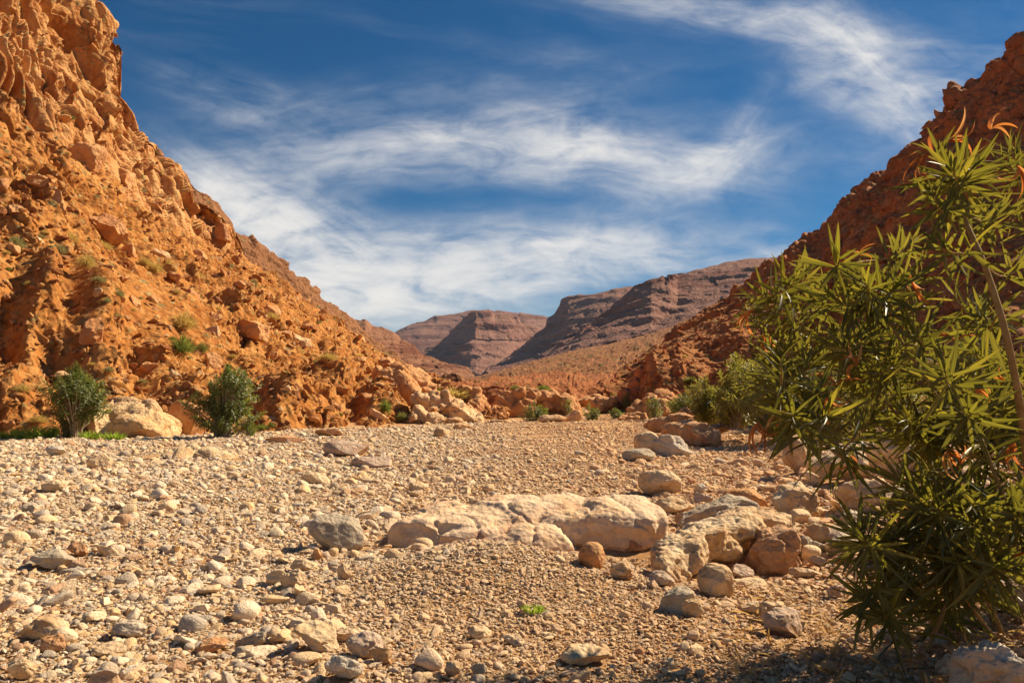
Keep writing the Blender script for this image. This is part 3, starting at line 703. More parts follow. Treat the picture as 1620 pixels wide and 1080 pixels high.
def boulder(px, by, wp, hp, mat, label, seed, cat='boulder', name='boulder', cuts=10, dmin=.5, facet=.0, fs=.5, rough=.07, yaw=0, tilt=(0, 0), dep=.75, sub=5, sink=.15, D=None, groove=.0, group=None, hero=True, soft=.95, z=None):
    """a stone whose foot stands at photo pixel (px,by), wp x hp pixels large"""
    g = ray_ground(px, by) if D is None else Pt(px, by, D)
    D_ = g[1]; wd = wp/F*D_/2; ht = hp/F*D_
    b = wd*dep; c = ht/(2-sink*2)*.97
    v, f = rock_arrays(seed, sub, (wd, b, c), cuts, dmin, .88, soft, rough, 1.7, facet*wd, fs*wd, groove*wd)
    v *= np.array([wd/max(np.abs(v[:, 0]).max(), 1e-6), b/np.abs(v[:, 1]).max(), c/np.abs(v[:, 2]).max()])
    R_ = np.array(Euler((math.radians(tilt[0]), math.radians(tilt[1]), math.radians(yaw))).to_matrix()); v = v@R_.T
    me = mesh_np(name, v, f); o = link(name, me, None, hero_mat(mat) if isinstance(mat, str) else mat)
    zc = (g[2] if z is None else z)+c*(1-2*sink)
    o.location = (g[0], g[1]+b*.55, zc)
    if hero and D is None: HERO.append((g[0], g[1]+b*.6, wd*.85, b*.85))
    ANCH['bed'].append((px, by-hp/2, phrase(label)))
    return tag(o, label, cat, group)

# -- the long slab across the middle
def slab():
    Dm = 7.55
    def W_(px, py, D): return Pt(px, py, D)
    def L_(px, py, D, sx, sy, sz, seed, r=(0, 0, 0), cuts=8, dmin=.6):
        return dict(c=tuple(Pt(px, py, D)), s=(sx, sy, sz), seed=seed, r=r, cuts=cuts, dmin=dmin)
    def Q_(px, D, z, sx, sy, sz, seed, r=(0, 0, 0), cuts=8, dmin=.8, box=3.6): return dict(c=((px-810)/F*D, D, z), s=(sx, sy, sz), seed=seed, r=r, cuts=cuts, dmin=dmin, box=box)
    lobes = [Q_(668, 7.6, .06, .34, .36, .19, 2, (0, -12, 0)), Q_(722, 7.72, .09, .48, .48, .24, 1, (6, -8, 4)), Q_(795, 7.8, .12, .56, .52, .25, 3, (5, -4, 6)),
             Q_(868, 7.85, .12, .56, .52, .26, 10, (5, -2, 0)), Q_(975, 7.75, .10, .47, .46, .28, 7, (4, 3, 0), 9, .7), Q_(1022, 7.75, .08, .20, .36, .24, 8),
             Q_(900, 7.8, .08, .5, .45, .25, 6), Q_(840, 7.34, .02, .46, .24, .18, 4, (0, 5, -3)), Q_(760, 7.36, .02, .46, .24, .18, 14, (0, -3, 0))]
    def post(v, n):
        q = v@np.array(Euler((0, math.radians(10), 0)).to_matrix())
        a, e = facets(q*np.array([2.2, 2.2, 4.5]), 31, .9, .7); a2, e2 = facets(q*np.array([6, 6, 12.]), 32, .9, .6)
        lay = gnoise(q*np.array([1.5, 1.5, 16.]), 33)
        pits = np.maximum(gnoise(v*16, 34)-.18, 0)
        b_, eb = facets(q*np.array([1.1, 1.3, 2.6])+.2*np.stack([gnoise(v*2, 36), gnoise(v*2, 37), gnoise(v*2, 38)], -1), 39, .9, .5)
        cr = np.abs(gnoise(q*np.array([1.6, 1.6, 3.2])+5, 44)); cr2 = np.abs(gnoise(q*np.array([4., 4., 9.])+3, 45))
        return .026*b_+.010*a2+.016*lay*np.clip(1-np.abs(n[:, 2]), .1, 1)+.030*fbm(v*2.2, 6, 35, .5)-.02*pits-.028*np.exp(-cr*42)-.006*np.exp(-cr2*30)
    me = fused('rock_slab', lobes, .016, post)
    o = link('rock_slab', me, None, hero_mat('slab'))
    for px, D, a, b in ((668, 7.5, .36, .4), (705, 7.7, .52, .55), (770, 7.7, .68, .68), (845, 7.8, .76, .72), (915, 7.8, .75, .7), (990, 7.7, .48, .55)):
        p = Pt(px, 800, D); HERO.append((p[0], D, a, b))
    tag(o, 'longest pale orange rock slab lying across the middle of the riverbed behind the gravel mound', 'rock slab')
    return o
slab()
# -- the eroded ramp of rock on its right
def ramp_rock():
    def L_(px, py, D, sx, sy, sz, seed, r=(0, 0, 0), cuts=8, dmin=.6): return dict(c=tuple(Pt(px, py, D)), s=(sx, sy, sz), seed=seed, r=r, cuts=cuts, dmin=dmin)
    lobes = [L_(1058, 900, 5.95, .16, .26, .17, 41, (0, -35, 0)), L_(1075, 878, 6.15, .24, .28, .17, 42, (0, -38, 0)), L_(1105, 856, 6.4, .30, .32, .16, 43, (0, -24, 0)),
             L_(1145, 838, 6.75, .34, .36, .14, 44, (0, -12, 0)), L_(1185, 826, 7.05, .32, .36, .12, 45, (0, -5, 0)), L_(1215, 824, 7.3, .22, .3, .11, 46), L_(1125, 862, 6.6, .3, .3, .16, 47), L_(1170, 845, 6.9, .3, .3, .13, 48)]
    def post(v, n):
        a, e = facets(v*np.array([5, 5, 7.]), 51, .9, .7); lay = gnoise(v*np.array([3., 3., 20.]), 53); pits = np.maximum(gnoise(v*20, 54)-.1, 0)
        return .020*a+.020*lay+.026*fbm(v*5, 5, 55, .6)-.06*pits
    o = link('eroded_rock', fused('eroded_rock', lobes, .013, post), None, hero_mat('tan'))
    for px, D, a, b in ((1065, 6.0, .2, .25), (1110, 6.5, .3, .3), (1180, 7.1, .42, .35)): HERO.append((Pt(px, 800, D)[0], D, a, b))
    tag(o, 'long pitted tan rock ramping down toward the camera right of the long slab', 'rock')
ramp_rock()
def outcrop(name, label, cat, lobes, voxel, mat, amp, sc, hero=True, lay=.3):
    LB = [dict(c=tuple(Pt(a, b_, D)), s=s_, seed=sd_, r=r_, cuts=11, dmin=.5) for (a, b_, D, s_, sd_, r_) in lobes]
    def post(v, n):
        a, e = facets(v/sc, lobes[0][4]+1, .9, .7); a2, e2 = facets(v/(sc*.38), lobes[0][4]+2, .9, .6)
        return amp*(a+.4*a2)+amp*lay*gnoise(v*np.array([.5, .5, 3.])/sc, 7)+amp*.7*fbm(v/(sc*.8), 5, 5, .55)-amp*.8*np.exp(-e*9)
    o = link(name, fused(name, LB, voxel, post), None, hero_mat(mat) if isinstance(mat, str) else mat)
    if hero:
        for (a, b_, D, s_, sd_, r_) in lobes: HERO.append((Pt(a, b_, D)[0], D, s_[0]*.85, s_[1]*.85))
    return tag(o, label, cat)
outcrop('low_outcrop', 'lumpy tan bedrock outcrop low in the pebbles in front of the two left bushes', 'outcrop',
        [(262, 736, 17.6, (.55, .6, .28), 61, (0, -10, 0)), (300, 730, 17.8, (.7, .7, .36), 62, (0, 0, 0)), (345, 732, 17.6, (.6, .6, .32), 63, (0, 12, 0)), (240, 742, 17.2, (.4, .4, .15), 64, (0, 0, 0)), (372, 745, 17., (.25, .3, .12), 65, (0, 10, 0))],
        .035, 'tan', .07, .4)

# named stones (photo x of the middle, photo y of the foot, width, height)
boulder(537, 870, 108, 56, 'grey', 'large smooth grey boulder tilted on the pebbles left of the long slab', 501, dep=.6, cuts=7, dmin=.5, tilt=(0, 15), sub=5, rough=.05)
boulder(550, 722, 84, 27, 'pinkgrey', 'flat topped dark boulder with a white right end far out on the gravel', 502, dep=.7, cuts=8, dmin=.45, tilt=(0, 2))
boulder(588, 739, 70, 18, 'pinkgrey', 'low brown rock in the gravel just in front of the flat topped dark boulder', 503, dep=.7)
boulder(1047, 783, 70, 46, 'tan', 'rounded tan boulder standing behind the right end of the long slab', 504, dep=.8, cuts=8, dmin=.55, tilt=(0, 8))
boulder(1012, 730, 54, 22, 'grey', 'low oblong grey brown boulder in front of the pale grey rock pile', 505, dep=.7, dmin=.6)
boulder(1026, 718, 44, 38, 'tan', 'tan pointed rock leaning on the left of the pale grey rock pile', 506, dep=.9, cuts=12, D=17.6, hero=False)
boulder(1062, 722, 82, 36, 'bluegrey', 'pale grey wedge rock sloping down to the right near the right bank', 507, dep=.8, cuts=12, tilt=(0, 14), facet=.05)
outcrop('layered_outcrop', 'layered orange ledge of rock at the foot of the oleander thicket', 'outcrop',
        [(1075, 682, 22., (.75, .6, .42), 71, (0, 0, 0)), (1108, 690, 21.2, (.62, .6, .45), 72, (0, 0, 0)), (1060, 668, 24., (.8, .6, .3), 73, (0, -10, 0)), (1125, 680, 23., (.7, .6, .3), 74, (0, 0, 0)), (1085, 655, 25., (.35, .4, .3), 75, (0, 0, 0))],
        .045, 'rust', .09, .5, lay=1.2)
boulder(1064, 814, 52, 32, 'tan', 'fist shaped tan stone squeezed between the slab and the rounded boulder', 508, dep=.9)
boulder(1042, 833, 24, 28, 'pale', 'small white grey stone wedged at the right end of the long slab', 509)
boulder(1132, 836, 150, 46, 'grey', 'flat grey slab rising to the right behind the pitted ramp rock', 510, dep=.45, cuts=10, dmin=.42, tilt=(0, -9), facet=.03)
boulder(1092, 832, 50, 22, 'tan', 'small pale orange slab on the near edge of the flat grey slab', 511)
boulder(1188, 806, 84, 34, 'orange', 'flat orange block with a notched top behind the flat grey slab', 512, cuts=14, dmin=.4)
boulder(1113, 797, 34, 20, 'pinkgrey', 'small brown grey stone behind the flat grey slab', 513)
boulder(1110, 780, 24, 16, 'bluegrey', 'small blue grey stone beside the rounded tan boulder', 514)
boulder(1276, 824, 98, 60, 'tan', 'blocky tan boulder with a cleft face on the right bank', 515, cuts=13, dmin=.42, facet=.05, tilt=(0, -6))
boulder(1228, 910, 112, 92, 'rust', 'rust orange slanting boulder with a broad shaded face', 516, cuts=9, dmin=.38, tilt=(0, -24), dep=.6, facet=.03)
boulder(1196, 870, 54, 44, 'tan', 'tan lump leaning against the rust orange slanting boulder', 517)
boulder(1137, 943, 62, 50, 'tan', 'smooth egg shaped boulder resting in the gravel below the pitted ramp rock', 518, cuts=5, dmin=.66, soft=.7, tilt=(0, 28), rough=.04)
boulder(1080, 972, 78, 40, 'grey', 'dark mossy grey stone lying half under the smooth egg shaped boulder', 519, cuts=8, tilt=(0, -22), dmin=.5)
boulder(1096, 978, 36, 30, 'tan', 'small upright tan stone in front of the dark mossy grey stone', 520)
boulder(938, 898, 44, 40, 'orange', 'ball shaped reddish stone under the right end of the long slab', 521, cuts=4, dmin=.7, soft=.6, rough=.03, dep=.9)
boulder(988, 917, 44, 28, 'tan', 'pale two lobed stone right of the ball shaped reddish stone', 522)
boulder(1048, 928, 42, 24, 'pinkgrey', 'smooth mauve brown stone lying below the ramp rock', 523, cuts=4, dmin=.7)
boulder(1000, 872, 34, 18, 'rust', 'flat stone in the shaded hollow under the long slab', 524)
boulder(1118, 905, 60, 34, 'rust', 'brown pitted lump under the overhang of the ramp rock', 525, facet=.05)
boulder(1152, 896, 36, 34, 'pale', 'whitish rounded stone in front of the ramp rock', 526)
boulder(1146, 866, 26, 18, 'orange', 'little orange stone sitting on the ramp rock edge', 527)
boulder(1172, 918, 46, 24, 'pinkgrey', 'pinkish flat stone between the egg shaped and the rust orange boulders', 528)
boulder(1240, 1008, 74, 46, 'pinkgrey', 'wedge shaped pinkish boulder in the gravel below the oleander', 529, cuts=11, dmin=.45, tilt=(0, -16))
boulder(1226, 985, 50, 32, 'tan', 'tan stone propped behind the wedge shaped pinkish boulder', 530)
boulder(1262, 1000, 34, 22, 'grey', 'small grey stone on the right flank of the wedge shaped pinkish boulder', 531, tilt=(0, 20))
boulder(1195, 970, 40, 18, 'tan', 'small pale tan stone behind the wedge shaped boulder', 532)
boulder(1276, 915, 52, 16, 'pale', 'long flat pale stone in the gravel right of the rust orange boulder', 533)
boulder(1297, 858, 42, 36, 'tan', 'squarish tan stone right of the blocky boulder', 534)
boulder(1272, 880, 38, 34, 'grey', 'squarish brown grey stone at the right foot of the rust boulder', 535)
boulder(1298, 880, 34, 24, 'grey', 'small brown grey stone near the squarish brown grey stone', 536)
boulder(1338, 876, 60, 32, 'grey', 'broad grey tan stone at the edge of the oleander shade', 537)
boulder(1424, 886, 100, 48, 'pale', 'pale slab sloping up under the lowest oleander leaves', 538, tilt=(0, -8), dmin=.42)
boulder(1392, 812, 112, 62, 'pale', 'large pale cracked boulder seen through the oleander', 539, facet=.06, cuts=12, dmin=.4)
boulder(1350, 838, 48, 34, 'grey', 'rounded grey boulder between the large pale one and the squarish tan stone', 540)
boulder(1345, 765, 110, 62, 'pale', 'large pale grey boulder behind the left oleander twigs', 541, facet=.05, cuts=12, dmin=.4)
boulder(1265, 748, 60, 70, 'tan', 'upright tan boulder behind the drooping brown leaves', 542, cuts=12)
boulder(1440, 750, 120, 60, 'pale', 'broad pale boulder deep behind the oleander stems', 543, facet=.05)
boulder(1540, 800, 150, 70, 'pale', 'wide pale rock half hidden behind the thick oleander stem', 544, facet=.05)
boulder(1590, 720, 120, 60, 'tan', 'tan rock far behind the thick oleander stem', 545)
boulder(1600, 1118, 150, 96, 'bluegrey', 'big pale grey boulder cut by the lower right corner', 546, facet=.06, fs=.4, cuts=12, dmin=.4, groove=.02)
boulder(1610, 968, 84, 44, 'tan', 'tan block under the oleander at the right border', 547, cuts=13, dmin=.4)
boulder(1542, 994, 62, 26, 'tan', 'flat oval tan stone on shaded sand under the oleander', 548, cuts=4, dmin=.7)
boulder(1494, 1002, 44, 24, 'rust', 'red brown oval stone left of the flat oval tan stone', 549, cuts=5)
boulder(1418, 1016, 52, 22, 'grey', 'smooth grey oval stone on the shaded sand', 550, cuts=4, dmin=.7)
boulder(1487, 1020, 34, 16, 'bluegrey', 'small bluish stone on the shaded sand', 551)
boulder(1508, 1060, 64, 24, 'tan', 'long tan finger shaped stone on the shaded sand', 552, dep=.4, tilt=(0, -10), yaw=15)
boulder(1330, 946, 36, 24, 'pinkgrey', 'pink rounded stone at the left tip of the oleander leaves', 553)
boulder(1316, 1068, 34, 22, 'rust', 'red brown stone in the dappled shade', 554)
boulder(497, 1030, 76, 44, 'tan', 'tan angular boulder with a lit right face on the near pebbles', 555, cuts=12, dmin=.42)
boulder(577, 1040, 64, 38, 'pinkgrey', 'brown pink rounded boulder right of the tan angular boulder', 556, cuts=7, dmin=.58)
boulder(606, 1050, 40, 26, 'tan', 'small tan stone touching the brown pink rounded boulder', 557)
boulder(541, 1076, 62, 38, 'bluegrey', 'white and grey jagged stone at the lower edge of the picture', 558, cuts=12)
boulder(552, 1014, 54, 22, 'pale', 'cream speckled flat stone behind the brown pink rounded boulder', 559)
boulder(62, 1012, 72, 36, 'tan', 'tan brown rounded boulder on the far left pebbles', 560)
boulder(200, 1008, 54, 26, 'bluegrey', 'smooth pale grey stone right of the tan brown boulder', 561, cuts=4, dmin=.7)
boulder(165, 1038, 64, 22, 'pale', 'pale flat slab stone on the near left pebbles', 562, cuts=14, dmin=.4)
boulder(322, 1034, 64, 20, 'rust', 'thin rusty plate of stone lying on the pebbles', 563, cuts=14, dmin=.35, tilt=(0, -12))
boulder(400, 1024, 62, 22, 'grey', 'thin grey brown curved stone beside the rusty plate', 564, dep=.35, tilt=(0, -14))
boulder(30, 1074, 50, 32, 'tan', 'pale orange stone in the lower left corner', 565)
boulder(75, 1032, 46, 28, 'rust', 'reddish rough stone in front of the tan brown boulder', 566)
boulder(925, 1052, 84, 28, 'tan', 'low cracked tan stone near the lower border left of the dappled shade', 567)
boulder(715, 1070, 28, 24, 'tan', 'small upright tan stone in the strip of shade at the lower border', 568, name='cobble_stone')
boulder(758, 1068, 26, 20, 'grey', 'small brown grey stone in the strip of shade at the lower border', 569, name='cobble_stone')
boulder(755, 1012, 46, 20, 'tan', 'tan flat stone alone on the fine gravel', 570)
boulder(815, 1020, 40, 14, 'pale', 'pale greenish flat stone right of the tan flat stone', 571)
boulder(498, 766, 46, 0+20, 'tan', 'tan boulder on the gravel between the outcrop and the long slab', 572)
boulder(660, 778, 34, 16, 'tan', 'lone tan stone in the middle of the far gravel', 573)
boulder(655, 786, 26, 12, 'pale', 'pale little stone by the lone tan stone', 574)
boulder(75, 900, 70, 30, 'grey', 'grey flat boulder among pebbles on the left', 575)
boulder(120, 880, 40, 22, 'rust', 'dark brown stone near the grey flat boulder', 576)
boulder(435, 925, 36, 26, 'tan', 'squarish tan stone in the row of cobbles', 577)
boulder(462, 930, 42, 32, 'pale', 'largest pale stone in the row of cobbles left of the mound', 578, cuts=12)
boulder(500, 886, 20, 18, 'orange', 'small orange stone at the head of the row of cobbles', 579)
boulder(545, 916, 26, 26, 'pale', 'white grey stone at the right end of the row of cobbles', 580)
boulder(475, 905, 44, 20, 'pale', 'flat whitish stone in the row of cobbles', 581)
boulder(80, 778, 44, 22, 'tan', 'rounded orange tan boulder far left on the gravel', 582)
boulder(150, 742, 40, 26, 'pale', 'whitish mound shaped boulder left of the low outcrop', 583)
boulder(80, 720, 34, 16, 'bluegrey', 'pale grey stone near the far left edge of the gravel', 584)
boulder(448, 700, 60, 14, 'rust', 'low brown rock at the foot of the left slope', 585, cuts=12)
boulder(520, 690, 50, 14, 'rust', 'low tan rock at the foot of the left slope near the centre', 586)
boulder(700, 692, 30, 18, 'tan', 'tan stone where the left slope meets the gravel', 587)

# boulders at the foot of the left slope
M_OUTL0 = mat_rock('great_boulder_rock', [(.25, (.56, .30, .12)), (.45, (.70, .42, .20)), (.65, (.78, .55, .31)), (.85, (.64, .38, .18))], scale=.9, bumpd=.12, bs=.9, patch=((.56, .26, .09), .6))
outcrop('boulder', 'great pale orange boulder between the two left bushes', 'boulder',
        [(207, 664, 26.4, (1.5, 1.3, 1.05), 81, (0, 4, 0)), (168, 680, 25.6, (.85, 1.0, .85), 82, (0, -12, 0)), (240, 676, 26., (.95, 1.0, .85), 83, (0, 20, 0)), (200, 684, 25.4, (1.2, .8, .6), 84, (0, 0, 0))], .06, M_OUTL0, .10, .9, lay=.2)
boulder(292, 690, 66, 70, 'orange', 'smooth dark orange boulder behind the right one of the two left bushes', 590, D=27.2, cuts=8, dmin=.5, tilt=(0, 10), hero=False)
# outcrops around the end of the riverbed
M_OUT = mat_rock('outcrop_rock', [(.25, (.44, .17, .06)), (.45, (.56, .25, .09)), (.65, (.64, .34, .15)), (.85, (.48, .20, .075))], scale=.55, bumpd=.16, bs=.9, patch=((.38, .13, .05), .5))
M_OUTL = mat_rock('outcrop_rock_pale', [(.25, (.52, .25, .10)), (.45, (.66, .38, .18)), (.65, (.74, .50, .28)), (.85, (.60, .33, .15))], scale=.6, bumpd=.14, bs=.9, patch=((.46, .19, .07), .5))
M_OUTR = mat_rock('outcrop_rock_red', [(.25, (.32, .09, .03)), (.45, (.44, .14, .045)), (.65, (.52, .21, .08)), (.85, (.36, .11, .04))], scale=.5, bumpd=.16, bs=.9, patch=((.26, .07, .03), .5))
outcrop('outcrop', 'knobbly orange outcrop with a pale foot where the left slope ends', 'outcrop',
        [(690, 645, 38., (1.3, 1.2, 1.0), 91, (0, 10, 0)), (725, 655, 37.5, (1.2, 1.2, .8), 92, (0, 20, 0)), (750, 664, 37., (.7, .9, .5), 93, (0, 20, 0)), (660, 662, 37, (.9, .9, .5), 94, (0, 0, 0)), (705, 668, 36, (.9, .8, .5), 95, (0, 0, 0))], .08, M_OUTL, .22, .8)
outcrop('outcrop', 'sloping orange rock slab high on the end of the left slope', 'outcrop',
        [(632, 612, 46., (2.0, 1.4, 1.2), 101, (0, 18, 0)), (660, 602, 48., (1.8, 1.2, .7), 102, (0, 28, 0))], .1, M_OUT, .2, 1.)
outcrop('outcrop', 'blocky brown rock fins on the skyline end of the left slope', 'outcrop',
        [(645, 590, 62., (2.2, 1.2, .8), 105, (0, 22, 0)), (668, 600, 60., (1.2, 1.0, .9), 106, (0, 25, 0)), (622, 580, 64., (1.4, 1.0, .6), 107, (0, 22, 0))], .12, M_OUT, .22, 1.)
outcrop('outcrop', 'pointed orange rock between the left slope and the central outcrop', 'outcrop',
        [(745, 630, 44., (1.1, 1.0, .8), 111, (0, 30, 0)), (757, 640, 43., (.7, .9, .7), 112, (0, 0, 0))], .09, M_OUT, .15, .8)
outcrop('outcrop', 'broad humped orange outcrop at the end of the riverbed', 'outcrop',
        [(815, 645, 45., (1.7, 1.4, 1.3), 121, (0, -8, 0)), (860, 640, 46., (1.4, 1.4, 1.05), 122, (0, 0, 0)), (890, 643, 46., (1.2, 1.2, .9), 123, (0, 14, 0)), (785, 658, 43., (.9, .9, .7), 124, (0, 0, 0)), (840, 624, 50, (1.7, 1.2, .6), 125, (0, 0, 0)), (908, 655, 45, (.8, .8, .5), 126, (0, 10, 0))], .1, M_OUT, .26, 1.1)
outcrop('outcrop', 'low orange rock shelf right of the humped outcrop', 'outcrop',
        [(950, 640, 47., (1.3, 1.1, .6), 131, (0, 0, 0)), (985, 636, 48., (1.1, 1.1, .5), 132, (0, 0, 0)), (935, 634, 50., (1.4, 1., .5), 133, (0, 0, 0))], .1, M_OUT, .18, .9)
outcrop('outcrop', 'slanting tan rock behind the small green bushes', 'outcrop',
        [(1025, 655, 38., (1.2, 1.0, .8), 141, (0, -22, 0)), (1048, 640, 40., (1.1, 1.0, .8), 142, (0, 0, 0)), (1000, 664, 37., (.8, .8, .4), 143, (0, -15, 0))], .09, M_OUT, .2, .9)
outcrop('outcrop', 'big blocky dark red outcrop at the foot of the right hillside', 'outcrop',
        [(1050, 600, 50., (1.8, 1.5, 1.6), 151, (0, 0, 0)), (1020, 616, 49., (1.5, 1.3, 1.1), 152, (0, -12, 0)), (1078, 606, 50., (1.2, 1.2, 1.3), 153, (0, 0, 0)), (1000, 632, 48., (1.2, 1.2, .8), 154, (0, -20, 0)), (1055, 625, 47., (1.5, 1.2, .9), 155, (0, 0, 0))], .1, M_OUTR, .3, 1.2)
boulder(1076, 565, 22, 22, M_OUT, 'lone orange block standing on the dark red outcrop', 592, D=52, hero=False, cuts=12, dmin=.4)
boulder(910, 668, 34, 20, M_OUTL, 'pointed pale rock at the far end of the gravel left of the small bushes', 593, D=37, hero=False, cuts=12)
boulder(877, 670, 52, 15, M_OUTL, 'low pale rock at the far end of the gravel', 594, D=36.5, hero=False, cuts=12)
boulder(790, 672, 40, 9, M_OUTL, 'white flat rock at the far end of the gravel', 595, D=36, hero=False, cuts=12)
boulder(730, 682, 30, 16, M_OUTL, 'orange white broken rock at the tip of the left slope', 596, D=30, hero=False, cuts=12)

# -- single boulders on the left slope: (px, py of the middle, w, h, tilt, label)
SB = [
 (135,262,96,78,-8,'great dark faced block under the rock wall, the largest on the left slope'),(196,288,56,44,10,'dark square block right of the great block under the rock wall'),
 (92,336,40,62,0,'upright tan pillar stone on the upper left scree'),(172,372,92,58,18,'large angular boulder below the upright pillar stone'),(26,338,42,22,24,'tilted orange slab at the left border of the scree'),
 (122,340,30,26,0,'brown cube shaped stone beside the upright pillar'),(252,404,40,20,28,'tilted light slab high on the scree'),(205,405,34,30,10,'pointed stone below the large angular boulder'),
 (310,408,50,22,30,'long tilted slab near the upper scree edge'),(350,375,46,34,30,'thick block at the foot of the wall near the skyline'),(385,520,120,42,20,'longest orange slab lying on the middle scree'),
 (340,505,40,28,10,'dark lump at the left end of the longest orange slab'),(150,532,58,56,10,'dark earthen block standing out of the lower slope'),(338,525,30,22,0,'pale stone under the longest orange slab'),
 (155,465,20,16,0,'small pale orange stone on the mid slope'),(215,480,36,22,22,'tilted orange stone above the round green bush'),(240,475,26,20,0,'orange stone beside the tilted one above the round green bush'),
 (238,582,38,20,0,'rock ledge under the round green bush'),(275,597,22,18,0,'pale stone on the lower slope above the great boulder'),(340,580,36,36,-20,'dark brown block right of the round green bush'),
 (212,580,20,14,0,'small orange stone left of the rock ledge'),(380,455,34,24,24,'squat block on the right scree'),(362,465,30,36,30,'leaning block on the right scree'),
 (432,495,40,24,30,'tilted block near the skyline on the right scree'),(420,470,30,20,25,'small tilted slab near the skyline'),(300,345,34,24,30,'block fallen at the wall foot'),
 (457,530,30,20,20,'low tan block on the right scree'),(463,522,26,18,0,'dark round stone on the right scree'),(485,520,20,15,0,'small dark stone beside the dark round one'),
 (475,545,50,30,25,'pale slanting rock face on the right scree'),(432,565,20,16,0,'lone pointed stone on the bare orange earth'),(463,572,16,14,0,'small square stone on the bare orange earth'),
 (566,535,34,16,30,'dark slab on the skyline of the left slope'),(570,572,26,18,0,'brown block under the skyline'),(540,620,26,20,15,'orange egg shaped stone low on the slope'),
 (535,645,34,18,35,'tilted orange plate low on the slope'),(500,664,30,12,15,'orange flat stone near the gravel edge'),(455,616,20,16,0,'pale stone on the dark knoll'),(470,614,18,16,0,'orange stone on the dark knoll'),
 (20,395,40,24,10,'orange block at the left border of the slope'),(60,380,26,16,0,'pale flat stone on the bushy ledge'),(10,470,18,14,0,'round stone at the left border above the gully'),
 (100,595,44,12,0,'long pale ledge stone above the left bush'),(0,300,40,40,0,'brown block at the left border under the wall'),(60,290,50,36,10,'brown rounded block under the wall at the left'),
 (230,355,40,30,20,'dark block right of the large angular boulder'),(280,440,30,20,15,'brown stone in the middle scree'),(305,470,36,18,25,'thin tilted plate in the middle scree'),
 (195,445,26,16,10,'tan stone between grey tufts'),(395,430,28,22,30,'block on the edge of the scree skyline'),(520,560,24,14,10,'brown stone by the yellow tufts'),(600,598,28,16,20,'brown slab near the end of the slope'),
 (585,632,40,22,20,'rounded orange rock near the end of the slope'),(600,662,44,20,20,'pale orange ledge just above the gravel'),(655,655,34,16,0,'orange lump by the dark green bushes')]
for i, (px, py, w_, h_, ti, lb) in enumerate(SB):
    p, n = on_hill(LH, px, py); D_ = p[1]
    wd = w_/F*D_/2; ht = h_/F*D_/2; wd *= 1.12; ht *= 1.15
    v, f = rock_arrays(700+i, 5 if w_ > 50 else 4, (wd, wd*.8, ht), cuts=15, dmin=.35, dmax=.75, soft=1., rough=.05, fr=2, facet=.09*wd, fs=.5*wd, groove=.02*wd)
    R_ = np.array(Euler((0, math.radians(ti), 0)).to_matrix()); v = v@R_.T
    o = link('slope_boulder', mesh_np('slope_boulder', v, f), None, M_OUTL if ('pale' in lb or 'light' in lb) else M_OUT)
    o.location = p+np.array([0, -wd*.15, ht*.15]); tag(o, lb, 'boulder'); ANCH['slope'].append((px, py, phrase(lb)))

# ---- stones of the riverbed
rng = np.random.RandomState(4)
def area_pts(n, d0, d1):
    D = np.sqrt(rng.uniform(d0*d0, d1*d1, n)); px = rng.uniform(-260, 1880, n)
    x = (px-810)/F*D; return x, D
def zones(x, y):
    """how coarse the bed is (0 fine gravel, 1 cobbles)"""
    mound = np.exp(-((x+.2)/1.5)**2-((y-5.4)/1.5)**2)+.9*np.exp(-((x-1.3)/1.2)**2-((y-4.3)/1.0)**2)
    lane = np.exp(-((x-(.055*y-.3))/(.035*y+.25))**2)*sst(y, 10, 13)*.2
    nz = gnoise(np.stack([x*.6, y*.45, x*0+3.], -1), 3)
    c = 1-np.clip(mound, 0, 1)-lane+.45*nz
    px = 810+F*x/y
    c = c-.18*sst(px, 560, 760)+.5*sst(px, 1060, 1180)*sst(y, 5.2, 6.2)
    c = c-.5*sst(px, 1080, 1200)*(1-sst(y, 4.6, 5.4))
    return np.clip(c+.1, 0, 1)
tiers = [  # per m2, rmin, rmax, d0, d1, how it follows coarseness
    (34., .036, .105, 3.0, 42, .9), (330., .020, .042, 3.0, 40, .6), (380., .012, .022, 3., 22, .2), (620., .009, .017, 3., 11, 0.), (1500., .0055, .011, 3., 7.5, 0.)]
pos = []; rad = []
for (n_, r0, r1, d0, d1, fol) in tiers:
    A = (2140/F)*.5*(d1*d1-d0*d0); n = int(A*n_); x, y = area_pts(n, d0, d1)
    z_ = zones(x, y); keep = rng.rand(n) < (1-fol)+fol*z_**1.4
    keep &= rng.rand(n) < np.clip(1.3-y/ (d1*1.1), .25, 1)
    x, y = x[keep], y[keep]; r = r0*(r1/r0)**(rng.rand(len(x))**(2.2 if r1 > .1 else 1.5))
    if r1 > .1: r = r*(.75+.45*z_[keep])
    k = clear_of(x, y, r, 1.0); x, y, r = x[k], y[k], r[k]
    pos.append(np.stack([x, y, bed_z(x, y)], -1)); rad.append(r)
# the gravel mound is packed with chips
x = rng.uniform(-2.6, 2.4, 52000); y = rng.uniform(3.6, 7.3, 52000); k = np.exp(-((x+.1)/1.9)**2-((y-5.5)/1.5)**2) > rng.rand(len(x)); x, y = x[k], y[k]; r = .0065+.013*rng.rand(len(x))**2.2; k = clear_of(x, y, r, 1.); x, y, r = x[k], y[k], r[k]
pos.append(np.stack([x, y, bed_z(x, y)], -1)); rad.append(r)
